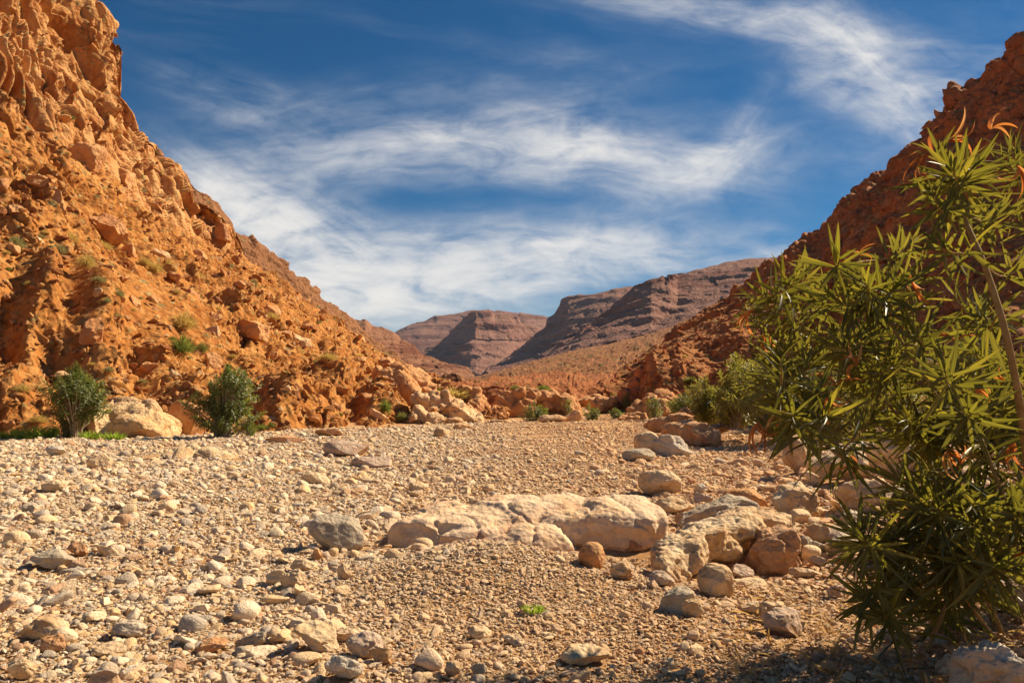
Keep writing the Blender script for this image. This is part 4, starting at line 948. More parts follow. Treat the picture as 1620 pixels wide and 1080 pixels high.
# the loose block pile on the right bank
x, y = area_pts(9000, 5., 16.); pp = 810+F*x/y; qq = project(np.stack([x, y, bed_z(x, y)], -1))[1]
k = (pp > 1165)*(pp < 1480)*(qq > 705)*(qq < 905)*(rng.rand(9000) < .42) > 0; x, y = x[k], y[k]; r = rng.uniform(.05, .15, len(x))*np.where(rng.rand(len(x)) < .6, .6, 1); k = clear_of(x, y, r, .9); x, y, r = x[k], y[k], r[k]
pos.append(np.stack([x, y, bed_z(x, y)+r*.15], -1)); rad.append(r)
pos = np.concatenate(pos); rad = np.concatenate(rad)
# keep them off the slopes: left of the toe line and beyond the far end
pxp = 810+F*pos[:, 0]/pos[:, 1]
toeD = np.interp(pxp, [-700, -300, 0, 200, 400, 600, 700, 765, 960, 1000, 1100, 1200, 1300, 1450, 1620, 1900], [17, 20, 24.5, 25.5, 28, 32, 36, 39, 42, 40, 34, 27, 23, 19, 16, 14])+.3
k = pos[:, 1] < toeD; pos, rad = pos[k], rad[k]
n = len(pos)
pos[:, 2] += rad*rng.uniform(-.15, .2, n)
rot = np.stack([rng.normal(0, .28, n), rng.normal(0, .28, n), rng.uniform(0, 6.283, n)], -1)
scl = rad[:, None]*np.stack([rng.uniform(.9, 1.25, n), rng.uniform(.8, 1.05, n), rng.uniform(.75, 1.15, n)], -1)
idx = rng.randint(0, 14, n)
app = rad/pos[:, 1]; inview = (pxp[k] > 0) & (pxp[k] < 1620) & (project(pos)[1] < 1080)
order = np.argsort(-(app*inview)); single = order[:290]
mask = np.ones(n, bool); mask[single] = False
cnt = {}
def where_bed(px, py):
    if py > 1000: v_ = 'closest to the camera'
    elif py > 860: v_ = 'in the near riverbed'
    else: v_ = 'in the middle riverbed'
    h_ = 'on the left side' if px < 520 else ('left of the centre' if px < 760 else ('right of the centre' if px < 1080 else 'on the right side'))
    return h_, v_
ANCH['bed'] += [(700, 840, 'left end of the long slab'), (820, 870, 'middle of the long slab'), (1090, 880, 'pitted ramp rock'), (300, 735, 'low tan outcrop'), (760, 900, 'gravel mound crest'), (842, 968, 'green weed')]
shp = []
for c_, j in enumerate(single):
    flat, ang = PROTO_C[idx[j] if c_ >= 14 else c_][1:]; shp.append(('flat' if flat < .55 else 'rounded')+(' angular' if ang else ' smooth')+' cobble')
LBS = anchored(shp, pos[single], app[single], 'bed')
for c_, j in enumerate(single):
    me = PROTO_C[idx[j] if c_ >= 14 else c_][0]
    o = bpy.data.objects.new('cobble', me); (C_COB if c_ < 14 else COL).objects.link(o)
    o.location = pos[j]; o.rotation_euler = rot[j]; o.scale = scl[j]
    tag(o, LBS[c_], 'cobble', 'loose cobbles in the riverbed')
scatter('gravel', pos[mask], rot[mask], scl[mask], idx[mask], C_COB, 'pebbles and gravel covering the dry riverbed', 'gravel')
print('bed stones', n)

# ---- rubble on the slopes
def hill_points(h, n, seed, test, smin, smax, pw=2.2):
    rg = np.random.RandomState(seed); R_, C_ = h['nf'], len(h['px'])
    r = rg.randint(4, R_-2, n); c = rg.randint(2, C_-2, n); P_ = h['P'][r, c]; V_ = h['V'][r, c]
    px, py = project(P_); k = rg.rand(n) < test(P_, V_, px, py); P_ = P_[k]
    s = (smin+(smax-smin)*rg.rand(len(P_))**pw)*P_[:, 1]/F     # half size given in photo pixels, grows with distance like the scree does
    return P_, s, rg
def left_test(P_, V_, px, py):
    t = np.where(V_ < .98, 1., .08)*(.25+.75*sst(fbm(P_/9., 3, 21), -.3, .1)+.3*sst(px, 240, 420))
    return np.clip(t*np.where((px < 260) & (py > 430), .55, 1.), 0, 1)*(px > -500)
def right_test(P_, V_, px, py): return np.where(V_ < 1.9, .8, .3)
def rubble(h, n, seed, test, smin, smax, protos, coll, nsingle, nm, lab, where, pw=2.2):
    P_, s, rg = hill_points(h, n, seed, test, smin, smax, pw); n = len(P_)
    rot = np.stack([rg.normal(0, .45, n), rg.normal(0, .45, n), rg.uniform(0, 6.283, n)], -1)
    scl = s[:, None]*np.stack([rg.uniform(.9, 1.3, n), rg.uniform(.7, 1.05, n), rg.uniform(.6, 1.1, n)], -1)
    idx = rg.randint(0, 12, n); px, py = project(P_); vis = (px > 0) & (px < 1620) & (py > 0)
    order = np.argsort(-(s/P_[:, 1]*vis)); mask = np.ones(n, bool); mask[order[:nsingle]] = False
    KW = []
    for c_, j in enumerate(order[:nsingle]):
        flat = protos[c_ if c_ < 12 else idx[j]][1]; KW.append('flat slabby rock' if flat < .5 else ('blocky rock' if flat > .8 else 'chunky rock'))
    LBS = anchored(KW, P_[order[:nsingle]], (s/P_[:, 1])[order[:nsingle]], where, ('above', 'below'))
    for c_, j in enumerate(order[:nsingle]):
        o = bpy.data.objects.new('slope_rock', protos[c_ if c_ < 12 else idx[j]][0]); (coll if c_ < 12 else COL).objects.link(o)
        o.location = P_[j]; o.rotation_euler = rot[j]; o.scale = scl[j]; tag(o, LBS[c_], 'rock', 'loose rocks on the '+('left' if where == 'slope' else 'right')+' slope')
    scatter(nm, P_[mask], rot[mask], scl[mask], idx[mask], coll, lab, 'rubble')
def lwhere(px, py):
    if px < 150: a = 'above the left bushes'
    elif px < 300: a = 'above the great pale boulder'
    elif px < 450: a = 'on the scree right of the left bushes'
    else: a = 'on the tail of the left slope'
    return a+(', up under the wall' if py < 380 else (', half way up' if py < 520 else ', low down'))
ANCH['slope'] += [(745, 655, 'knobbly orange outcrop'), (742, 625, 'pointed orange rock'), (640, 588, 'blocky brown rock fins'), (636, 612, 'sloping orange slab'), (710, 640, 'knobbly outcrop top'), (760, 664, 'end of the left slope'), (205, 650, 'great pale boulder'), (128, 630, 'tall dark green bush'), (352, 640, 'wide dark green bush')]
ANCH['right'] = [(1050, 600, 'dark red outcrop'), (1137, 548, 'single round dark green shrub'), (1200, 480, 'leftmost oleander twigs'), (1290, 420, 'skyline notch over the bush'), (1400, 400, 'upper oleander crown'), (1500, 330, 'curled leaves of the oleander'), (1560, 200, 'topmost oleander leaves'), (1150, 640, 'yellow green thicket'), (1600, 130, 'rock wall at the right border')]
rubble(LH, 42000, 5, left_test, 1.0, 12, PROTO_R, C_RUB, 180, 'slope_rubble', 'broken orange rubble strewn over the left scree slope', 'slope', 3.0)
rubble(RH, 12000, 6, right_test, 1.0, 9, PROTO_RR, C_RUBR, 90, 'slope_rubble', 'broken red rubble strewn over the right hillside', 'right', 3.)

# ------------------------------------------------------------------ plants
def ribbons(name, base, d, nrm, L, Wd, droop, seg, mat, parent=None, fold=.28, curl=None, taper=.85, rnd=None):
    """all the leaves of a plant: each a folded, drooping lance-shaped blade"""
    n = len(base); d = d/np.linalg.norm(d, axis=1, keepdims=True)
    nrm = nrm-(nrm*d).sum(1, keepdims=True)*d; nrm /= np.maximum(np.linalg.norm(nrm, axis=1, keepdims=True), 1e-6)
    side = np.cross(d, nrm); t = np.linspace(0, 1, seg+1)
    wv = np.maximum(np.sin(np.pi*np.clip(t, 0, 1)**taper), 0)**.8; wv[0] = .12; wv[-1] = .02
    T = t[None, :, None]
    if curl is None:
        ctr = base[:, None]+d[:, None]*(L[:, None, None]*T*(1-.25*droop[:, None, None]*T))-nrm[:, None]*(L*droop)[:, None, None]*T**2
        loc = np.repeat(nrm[:, None], seg+1, 1)
    else:
        th = curl[:, None]*t[None, :]; k = np.where(np.abs(curl) < .05, .05, curl)
        ctr = base[:, None]+d[:, None]*((L/k)[:, None]*np.sin(th))[..., None]-nrm[:, None]*((L/k)[:, None]*(1-np.cos(th)))[..., None]
        loc = nrm[:, None]*np.cos(th)[..., None]+d[:, None]*np.sin(th)[..., None]
    W_ = (Wd[:, None]*wv[None])[..., None]*.5; sd_ = side[:, None]
    v = np.stack([ctr-sd_*W_+loc*W_*fold*2, ctr, ctr+sd_*W_+loc*W_*fold*2], 2)   # n,seg+1,3,3
    b = np.arange(n)[:, None, None]*((seg+1)*3); s_ = np.arange(seg)[None, :, None]*3; q = np.arange(2)[None, None, :]
    a = b+s_+q; f = np.stack([a, a+1, a+4, a+3], -1).reshape(-1, 4)
    me = mesh_np(name, v.reshape(-1, 3), f)
    r_ = np.random.RandomState(n).rand(n) if rnd is None else rnd
    attr(me, 'leaf', np.repeat(r_, (seg+1)*3)); attr(me, 'rib', np.tile(np.array([1, 0, 1.]), n*(seg+1)))
    return link(name, me, parent, mat)
def tube(pts, r0, r1, k=6):
    P_ = np.array(pts); n = len(P_); T = np.gradient(P_, axis=0); T /= np.linalg.norm(T, axis=1, keepdims=True)
    u = np.cross(T, np.array([.3, .8, .1])); u /= np.linalg.norm(u, axis=1, keepdims=True); w_ = np.cross(T, u)
    a = np.linspace(0, 2*np.pi, k, endpoint=False); R_ = np.linspace(r0, r1, n)[:, None, None]
    v = P_[:, None]+R_*(np.cos(a)[None, :, None]*u[:, None]+np.sin(a)[None, :, None]*w_[:, None])
    f = [[i*k+j, i*k+(j+1) % k, (i+1)*k+(j+1) % k, (i+1)*k+j] for i in range(n-1) for j in range(k)]
    return v.reshape(-1, 3), np.array(f)
def tubes(name, lst, mat, parent):
    vv = []; ff = []; o_ = 0
    for v, f in lst: vv.append(v); ff.append(f+o_); o_ += len(v)
    return link(name, mesh_np(name, np.concatenate(vv), np.concatenate(ff)), parent, mat)
def bez(a, b, c, d, n):
    t = np.linspace(0, 1, n)[:, None]; return (1-t)**3*a+3*(1-t)**2*t*b+3*(1-t)*t*t*c+t**3*d
def mat_leaf(name, cols, back, trans, rough=.38, spec=.5, rib=(.16, .19, .04)):
    m, t, b, o = mat_new(name)
    lf = t.node('ShaderNodeAttribute', attribute_name='leaf').outputs['Fac']; rb = t.node('ShaderNodeAttribute', attribute_name='rib').outputs['Fac']
    pos = t.node('ShaderNodeNewGeometry').outputs['Position']; bf = t.node('ShaderNodeNewGeometry').outputs['Backfacing']
    c = t.ramp(lf, cols); c = t.mix(t.rng(t.noise(pos, 9, 3), .35, .7, 0, .4), c, back); c = t.mix(t.rng(rb, .22, .06, 0, .8), c, rib)
    c = t.mix(t.m('MULTIPLY', bf, .45), c, back)
    t.put(b.inputs['Base Color'], c); b.inputs['Roughness'].default_value = rough; b.inputs['Specular IOR Level'].default_value = spec
    tr = t.node('ShaderNodeBsdfTranslucent'); t.put(tr.inputs['Color'], t.mix(.5, trans, t.mix(1., c, (3., 3., 2.), 'MULTIPLY')))
    mx = t.node('ShaderNodeMixShader'); mx.inputs[0].default_value = .38; t.l.new(b.outputs[0], mx.inputs[1]); t.l.new(tr.outputs[0], mx.inputs[2]); t.l.new(mx.outputs[0], o.inputs[0])
    return m
L_OL = mat_leaf('oleander_leaf', [(0, (.014, .027, .005)), (.45, (.028, .046, .008)), (.75, (.075, .082, .013)), (1, (.22, .175, .024))], (.085, .085, .024), (.40, .30, .02), rough=.42, spec=.45)
L_BU = mat_leaf('bush_leaf', [(0, (.035, .060, .012)), (.5, (.065, .105, .018)), (1, (.15, .17, .035))], (.12, .13, .04), (.30, .30, .04), rough=.45)
L_YG = mat_leaf('thicket_leaf', [(0, (.075, .085, .012)), (.5, (.16, .155, .020)), (1, (.28, .24, .035))], (.17, .16, .05), (.45, .38, .05), rough=.4)
L_DRY = mat_leaf('dried_leaf_skin', [(0, (.24, .055, .015)), (.4, (.40, .11, .025)), (.8, (.50, .20, .05)), (1, (.46, .30, .14))], (.34, .13, .05), (.55, .17, .03), rough=.6, spec=.2, rib=(.45, .18, .06))
L_GR = mat_leaf('weed_leaf', [(0, (.16, .26, .02)), (1, (.34, .40, .05))], (.15, .22, .04), (.4, .5, .05), rough=.6)
def mat_bark(name, c1, c2):
    m, t, b, o = mat_new(name); vec = t.node('ShaderNodeTexCoord').outputs['Object']
    t.put(b.inputs['Base Color'], t.ramp(t.noise(vec, 22, 5, .7), [(.3, c1), (.7, c2)])); t.put(b.inputs['Normal'], t.bump(t.noise(t.vm('MULTIPLY', vec, (1, 1, .25)), 60, 5), .5, .004)); return m
B_OL = mat_bark('oleander_bark', (.26, .15, .05), (.42, .28, .11)); B_BU = mat_bark('bush_bark', (.30, .22, .14), (.46, .36, .25))
def empty(name, loc):
    o = bpy.data.objects.new(name, None); COL.objects.link(o); o.location = loc; o.empty_display_size = .2; return o
def under(ob, root):
    ob.parent = root; ob.matrix_parent_inverse = Matrix.Translation(-Vector(root.location)); return ob

def shoot_leaves(rg, ctrl, n_wh, span, L, Wd, acc, per=3, open_=(28, 82), s0=.0):
    """whorls of leaves on the last stretch of a stem; ctrl = the stem's points"""
    P_ = np.array(ctrl); seg = np.linalg.norm(np.diff(P_, axis=0), axis=1); cum = np.concatenate([[0], np.cumsum(seg)]); tot_ = cum[-1]
    ph = rg.uniform(0, 6)
    for k in range(n_wh):
        q = k/(n_wh-1) if n_wh > 1 else 0; s_ = tot_-span*min(1, tot_/span)*q
        p = np.array([np.interp(s_, cum, P_[:, i]) for i in range(3)]); p2 = np.array([np.interp(min(s_+.02, tot_), cum, P_[:, i]) for i in range(3)])
        p1 = np.array([np.interp(max(s_-.03, 0), cum, P_[:, i]) for i in range(3)]); T = p2-p1; T /= max(np.linalg.norm(T), 1e-6)
        u = np.cross(T, [.2, .9, .3]); u /= np.linalg.norm(u); v = np.cross(T, u); ph += 1.05+rg.uniform(-.2, .2)
        for j in range(per):
            if rg.rand() < .08+.25*q: continue
            a = ph+j*2*math.pi/per+rg.uniform(-.25, .25); op = math.radians(open_[0]+(open_[1]-open_[0])*q**.7+rg.uniform(-10, 10))
            r_ = math.cos(a)*u+math.sin(a)*v; d_ = T*math.cos(op)+r_*math.sin(op); nn = T*math.sin(op)-r_*math.cos(op)
            l_ = L*(.55+.55*min(1, q*2.5+.12))*rg.uniform(.6, 1.2)
            acc.append((p, d_+np.array([0, 0, -.14*q])+rg.normal(0, .09, 3), nn+rg.normal(0, .25, 3), l_, Wd*rg.uniform(.7, 1.2)*(.6+.4*min(1, q*3+.2)), rg.uniform(-.08, .38)+.16*q))
def acc_mesh(name, acc, mat, parent, seg):
    A_ = [np.array([a[i] for a in acc]) for i in range(6)]
    return ribbons(name, A_[0], A_[1], A_[2], A_[3], A_[4], A_[5], seg, mat, parent)

def oleander():
    rg = np.random.RandomState(12); base = Pt(1600, 965, 4.35); base[2] = bed_z(base[0], base[1])
    root = empty('oleander_bush', base); tag(root, 'large oleander bush with long leaves and curled brown pods filling the right side', 'bush')
    limbs = [[(1650, 985, 4.0), (1622, 690, 3.6), (1592, 520, 3.5), (1546, 390, 3.6), (1502, 290, 3.8), (1488, 245, 3.85)],
             [(1610, 975, 4.4), (1560, 780, 4.3), (1480, 620, 4.3), (1400, 500, 4.3), (1345, 425, 4.3)],
             [(1590, 965, 4.2), (1500, 812, 4.0), (1400, 765, 3.9), (1320, 715, 3.85), (1260, 665, 3.9)],
             [(1600, 965, 4.5), (1500, 750, 4.5), (1380, 610, 4.5), (1280, 520, 4.5), (1205, 465, 4.5)],
             [(1670, 975, 4.7), (1690, 700, 4.7), (1700, 500, 4.6), (1650, 330, 4.5), (1600, 240, 4.4)],
             [(1580, 970, 4.1), (1500, 905, 3.9), (1440, 850, 3.9), (1400, 815, 3.9)],
             [(1440, 1000, 4.0), (1425, 940, 3.95), (1400, 890, 3.9), (1375, 862, 3.9)],
             [(1640, 970, 4.0), (1600, 820, 3.8), (1555, 700, 3.7), (1520, 640, 3.7)],
             [(1620, 970, 4.9), (1640, 800, 4.9), (1600, 620, 4.9), (1570, 520, 4.9)],
             [(1460, 1000, 4.1), (1500, 950, 4.0), (1540, 900, 3.9), (1570, 850, 3.9)]]
    LP = []; tl = []
    for li, lm in enumerate(limbs):
        P_ = np.array([Pt(*q) for q in lm]); P_[0, 2] = bed_z(P_[0, 0], P_[0, 1])-.03
        t = np.linspace(0, len(P_)-1, 40); Q = np.stack([np.interp(t, range(len(P_)), P_[:, i]) for i in range(3)], 1)
        for _ in range(6): Q[1:-1] = (Q[:-2]+2*Q[1:-1]+Q[2:])/4
        Q += .006*np.stack([gnoise(Q*4+k_*9., li) for k_ in range(3)], 1)
        LP.append(Q); r0 = .021 if li in (0,) else .013
        tl.append([tube(Q, r0, .0045 if li else .006, 7)])
    tips = [(1182,433),(1168,455),(1240,392),(1264,380),(1288,420),(1310,362),(1349,400),(1396,405),(1423,335),(1440,385),(1466,338),(1489,222),(1460,262),(1530,215),(1571,210),(1600,205),(1598,300),(1560,290),(1598,370),
            (1295,420),(1338,428),(1439,430),(1236,475),(1314,480),(1373,490),(1431,483),(1493,420),(1528,452),(1220,540),(1260,560),(1200,500),(1330,560),(1400,560),(1460,560),(1520,540),(1560,600),(1600,560),
            (1236,640),(1215,610),(1290,640),(1350,660),(1420,650),(1280,600),(1490,672),(1537,700),(1600,680),(1460,720),(1537,788),(1444,830),(1360,850),(1340,830),(1398,905),(1370,915),(1345,935),(1537,858),(1583,880),(1407,742),(1440,930),(1480,960),(1420,965),(1380,955),(1500,930),(1545,915),(1600,800),(1500,760),(1480,860),(1610,900)]
    tips = [(x+18, y+(48 if y < 520 else 15)) for x, y in tips]
    crown = [(1220,520),(1280,480),(1400,490),(1500,500),(1560,520),(1640,420),(1760,360),(1800,900),(1620,920),(1430,900),(1420,800),(1480,720),(1400,680),(1290,650),(1200,560)]
    def inside(x, y):
        c = False; j = len(crown)-1
        for i in range(len(crown)):
            xi, yi = crown[i]; xj, yj = crown[j]
            if (yi > y) != (yj > y) and x < (xj-xi)*(y-yi)/(yj-yi)+xi: c = not c
            j = i
        return c
    while len(tips) < 168:
        x, y = rg.uniform(1200, 1800), rg.uniform(240, 930)
        if not inside(x, y) or rg.rand() > (.15+.85*sst(np.array(y), 400, 660)): continue
        tips.append((x, y))
    acc = []
    for ti, (px, py) in enumerate(tips):
        # the limb point that carries it: near, and closer to the ground
        best = None
        for li, Q in enumerate(LP):
            qx, qy = project(Q); sc_ = np.hypot(qx-px, qy-py)+rg.uniform(0, 40)+np.where(qy < py+25, 120, 0)+np.abs(np.hypot(qx-px, qy-py)-110)*.4; sc_[:8] += 60
            k = int(np.argmin(sc_))
            if best is None or sc_[k] < best[0]: best = (sc_[k], li, k)
        _, li, k = best; st = LP[li][k]; D_ = float(np.clip(st[1]+rg.uniform(-.5, .5), 3.35, 5.3))
        if 1545 < px < 1660 and 330 < py < 700: D_ = max(D_, 4.25)
        tip = Pt(px, py, D_)
        if tip[2] < bed_z(tip[0], tip[1])+.08: tip[2] = bed_z(tip[0], tip[1])+.08
        tan0 = LP[li][min(k+3, 39)]-LP[li][max(k-3, 0)]; tan0 /= max(np.linalg.norm(tan0), 1e-6)
        dv = tip-st; dl = np.linalg.norm(dv); up = np.array([0, 0, 1.]); e = dv/dl*.75+up*(.55 if py < 620 else -.05)+rg.normal(0, .15, 3); e /= np.linalg.norm(e)
        C_ = bez(st, st+tan0*dl*.35, tip-e*dl*.4, tip, 12); tl[li].append(tube(C_, .0062, .0028, 5))
        big = rg.uniform(.17, .25)
        shoot_leaves(rg, C_, int(rg.randint(9, 14)), rg.uniform(.24, .36), big, rg.uniform(.017, .025), acc)
    for li, Q in enumerate(LP): shoot_leaves(rg, Q, 13, .34, .24, .024, acc)
    for tt in tl: under(tubes('stem', tt, B_OL, None), root)
    fo = acc_mesh('foliage', acc, L_OL, None, 6); under(fo, root)
    # curled dry leaves in small groups: (px, py, D, how many, main direction deg, spread, size)
    G = [(1478,243,3.85,6,170,50,.20),(1500,225,3.8,4,20,40,.17),(1568,205,4.0,4,60,60,.14),(1608,262,3.9,4,-80,30,.17),(1440,425,4.2,3,-100,30,.16),(1362,405,4.3,3,60,70,.10),(1452,455,3.9,2,-90,20,.13),
         (1196,490,4.3,4,185,20,.22),(1212,525,4.2,5,-95,35,.19),(1356,578,3.8,4,120,90,.12),(1322,612,3.75,4,100,60,.15),(1300,636,3.75,5,-10,50,.16),(1240,655,3.8,4,190,40,.17),(1200,668,3.8,6,-110,50,.20),
         (1500,712,3.7,4,-90,40,.20),(1520,735,3.7,3,60,40,.12),(1560,858,3.7,3,-95,40,.18),(1590,880,3.7,2,-40,30,.16),(1535,612,3.9,4,-30,70,.15),(1605,700,3.8,3,-90,40,.15),(1345,720,3.9,3,-80,40,.13),(1600,610,4.2,3,160,40,.14),(1510,540,4.1,3,100,60,.13)]
    for (px, py, D_, n_, ang, spr, sz) in G:
        p = Pt(px, py, D_); B_ = np.repeat(p[None], n_, 0); a = np.radians(ang+rg.uniform(-spr, spr, n_))
        d_ = np.stack([np.cos(a), rg.uniform(-.5, .5, n_), np.sin(a)], 1); nn = np.stack([-np.sin(a)*np.sign(np.cos(a)+.01), rg.uniform(-.3, .3, n_), np.abs(np.cos(a))+.05], 1)
        c_ = rg.uniform(.7, 2.6, n_)*np.where(rg.rand(n_) < .25, -1, 1)
        under(ribbons('curled_leaf', B_, d_, nn, np.full(n_, sz)*rg.uniform(.7, 1.15, n_), np.full(n_, .021)*rg.uniform(.6, 1.3, n_), np.zeros(n_), 9, L_DRY, None, fold=.45, curl=c_, taper=.7), root)
oleander()

def bush(px, by, wp, hp, D, ns, label, name='bush', L=.11, Wd=.022, mat=L_BU, seed=1, stems=True, low=.1, group=None, cat='bush', wh=9, lean=0., open_=(25, 75), z=None):
    """many-stemmed leafy bush: shoots fan out from the ground and carry leaves on their outer part"""
    rg = np.random.RandomState(seed); b = Pt(px, by, D)
    if z is not None: b[2] = z
    H = hp/F*D; R_ = wp/F*D/2; lob = rg.uniform(.55, 1.12, 9); lob[rg.randint(9)] = 1.15; root = empty(name, b); tag(root, label, cat, group); acc = []; tl = []
    for i in range(ns):
        a = rg.uniform(0, 6.283)
        if gnoise(np.array([[math.cos(a)*1.6, math.sin(a)*1.6, rg.rand()*1.5+seed]]), seed+7)[0] < -.12: continue
        zf = rg.rand()**.75*(1-low)+low; rr = math.sqrt(max(0, 1-(2*zf-.95)**2))*(.55+.45*rg.rand()); lb_ = lob[int(a/6.2832*3)+3*int(min(zf, .99)*3)]; rr *= lb_; zf *= (.35+.65*min(lb_, 1)) if zf > .5 else 1; rr *= 1+.25*gnoise(np.array([[math.cos(a)*1.3, math.sin(a)*1.3, zf*2+seed]]), seed)[0]*2
        tip = b+np.array([math.cos(a)*R_*rr+lean*H*zf, math.sin(a)*R_*rr, H*zf]); st = b+np.array([math.cos(a)*R_*.2*rg.rand(), math.sin(a)*R_*.2*rg.rand(), -.02])
        C_ = bez(st, st+np.array([0, 0, H*zf*.5]), tip-np.array([math.cos(a)*R_*.3*rr, math.sin(a)*R_*.3*rr, H*.12]), tip, 9); tl.append(tube(C_, .010+.004*H, .003, 4))
        shoot_leaves(rg, C_, wh, min(.5, .26*H+.12), L, Wd, acc, open_=open_)
    if stems: under(tubes('stem', tl, B_BU, None), root)
    under(acc_mesh('foliage', acc, mat, None, 3), root); return root
bush(118, 692, 108, 150, 24.6, 240, 'tall dark green bush with bare lower stems left of the great pale boulder', 'bush', .17, .05, seed=3, low=.24, lean=.0, open_=(35, 95))
bush(105, 694, 40, 42, 24.4, 28, 'low leafy shoot at the foot of the tall dark green bush', 'bush', .13, .03, seed=33)
bush(352, 690, 134, 112, 24.9, 320, 'wide dark green bush right of the great pale boulder', 'bush', .17, .05, seed=4, low=.12, lean=.05, open_=(35, 95))
bush(395, 688, 50, 24, 25.0, 26, 'small leafy bush at the right foot of the wide dark green bush', 'bush', .12, .03, seed=34)
bush(845, 668, 54, 32, 38.5, 60, 'low dark green bush in front of the humped orange outcrop', 'bush', .17, .05, seed=5, wh=7)
bush(898, 656, 24, 28, 42, 26, 'small yellowish bush right of the humped orange outcrop', 'bush', .16, .045, mat=L_YG, seed=6, wh=7)
bush(940, 668, 32, 28, 38, 40, 'round green bush at the end of the gravel, left one of the small pair', 'bush', .16, .045, seed=7, wh=7)
bush(974, 668, 34, 26, 38, 40, 'round green bush at the end of the gravel, right one of the small pair', 'bush', .16, .045, seed=8, wh=7)
bush(992, 642, 26, 24, 46, 24, 'small bright bush on the low orange rock shelf', 'bush', .17, .05, mat=L_YG, seed=9, wh=7)
bush(1036, 664, 42, 36, 36, 50, 'dark green bush beside the slanting tan rock', 'bush', .17, .045, seed=10, wh=7)
bush(1082, 662, 58, 44, 30, 80, 'olive green bush joining the left end of the oleander thicket', 'bush', .16, .04, mat=L_BU, seed=11, wh=8)
bush(930, 650, 18, 16, 45, 12, 'tiny green bush behind the small pair of round bushes', 'bush', .16, .045, mat=L_YG, seed=44, wh=6)
bush(1118, 668, 90, 72, 25, 150, 'lowest yellow green bush at the left tip of the oleander thicket', 'bush', .2, .045, mat=L_YG, seed=22)
bush(1165, 676, 130, 116, 23, 260, 'yellow green oleander bush second from the left in the thicket', 'bush', .2, .042, mat=L_YG, seed=12)
bush(1230, 690, 150, 136, 21, 280, 'yellow green oleander bush behind the left twigs of the large oleander', 'bush', .19, .04, mat=L_YG, seed=13)
bush(1310, 700, 150, 150, 19.5, 230, 'yellow green oleander bush seen through the large oleander', 'bush', .16, .032, mat=L_YG, seed=14)
bush(1420, 706, 150, 150, 18.5, 160, 'green oleander bush deep behind the large oleander', 'bush', .16, .032, mat=L_YG, seed=15)
bush(1560, 712, 170, 250, 15.5, 200, 'green oleander bush behind the thick stem of the large oleander', 'bush', .17, .034, mat=L_BU, seed=16)

# ---- cushion shrubs and tufts
def mat_tuft(name, a, b_, tr=(.3, .28, .1)): return mat_leaf(name, [(0, a), (1, b_)], b_, tr, rough=.8, spec=.1, rib=b_)
TM = dict(grey=mat_tuft('grey_twigs', (.13, .12, .06), (.27, .24, .13)), straw=mat_tuft('straw_twigs', (.28, .20, .075), (.46, .35, .14), (.5, .35, .1)),
          olive=mat_tuft('olive_twigs', (.075, .085, .02), (.19, .19, .05)), green=mat_tuft('green_twigs', (.06, .10, .015), (.16, .20, .035)))
TUFT = {}
def tuft_mesh(kind, k):
    if (kind, k) in TUFT: return TUFT[kind, k]
    rg = np.random.RandomState(900+k); n = 620; a = rg.uniform(0, 6.283, n); el = np.arcsin(rg.uniform(.03, 1, n)**.8)
    d_ = np.stack([np.cos(a)*np.cos(el), np.sin(a)*np.cos(el), np.sin(el)*.8+.05], 1); base = d_*rg.uniform(.05, .55, n)[:, None]*np.array([1, 1, .9]); base[:, 2] -= .05
    d2 = d_+rg.normal(0, .35, (n, 3)); nn = rg.normal(size=(n, 3)); L_ = rg.uniform(.3, .62, n)*(1+.3*gnoise(d_*1.7+k, k))
    o = ribbons('cushion_shrub', base, d2, nn, L_, rg.uniform(.022, .045, n), rg.uniform(-.1, .25, n), 2, TM[kind], None, fold=.1)
    me = o.data; bpy.data.objects.remove(o); TUFT[kind, k] = me; return me
def tuft(p, r, h, kind, k, label, group=None, name='cushion_shrub', cat='shrub'):
    o = bpy.data.objects.new(name, tuft_mesh(kind, k % 5)); COL.objects.link(o); o.location = p; o.scale = (r, r, h); o.rotation_euler = (0, 0, k*1.7)
    return tag(o, label, cat, group)
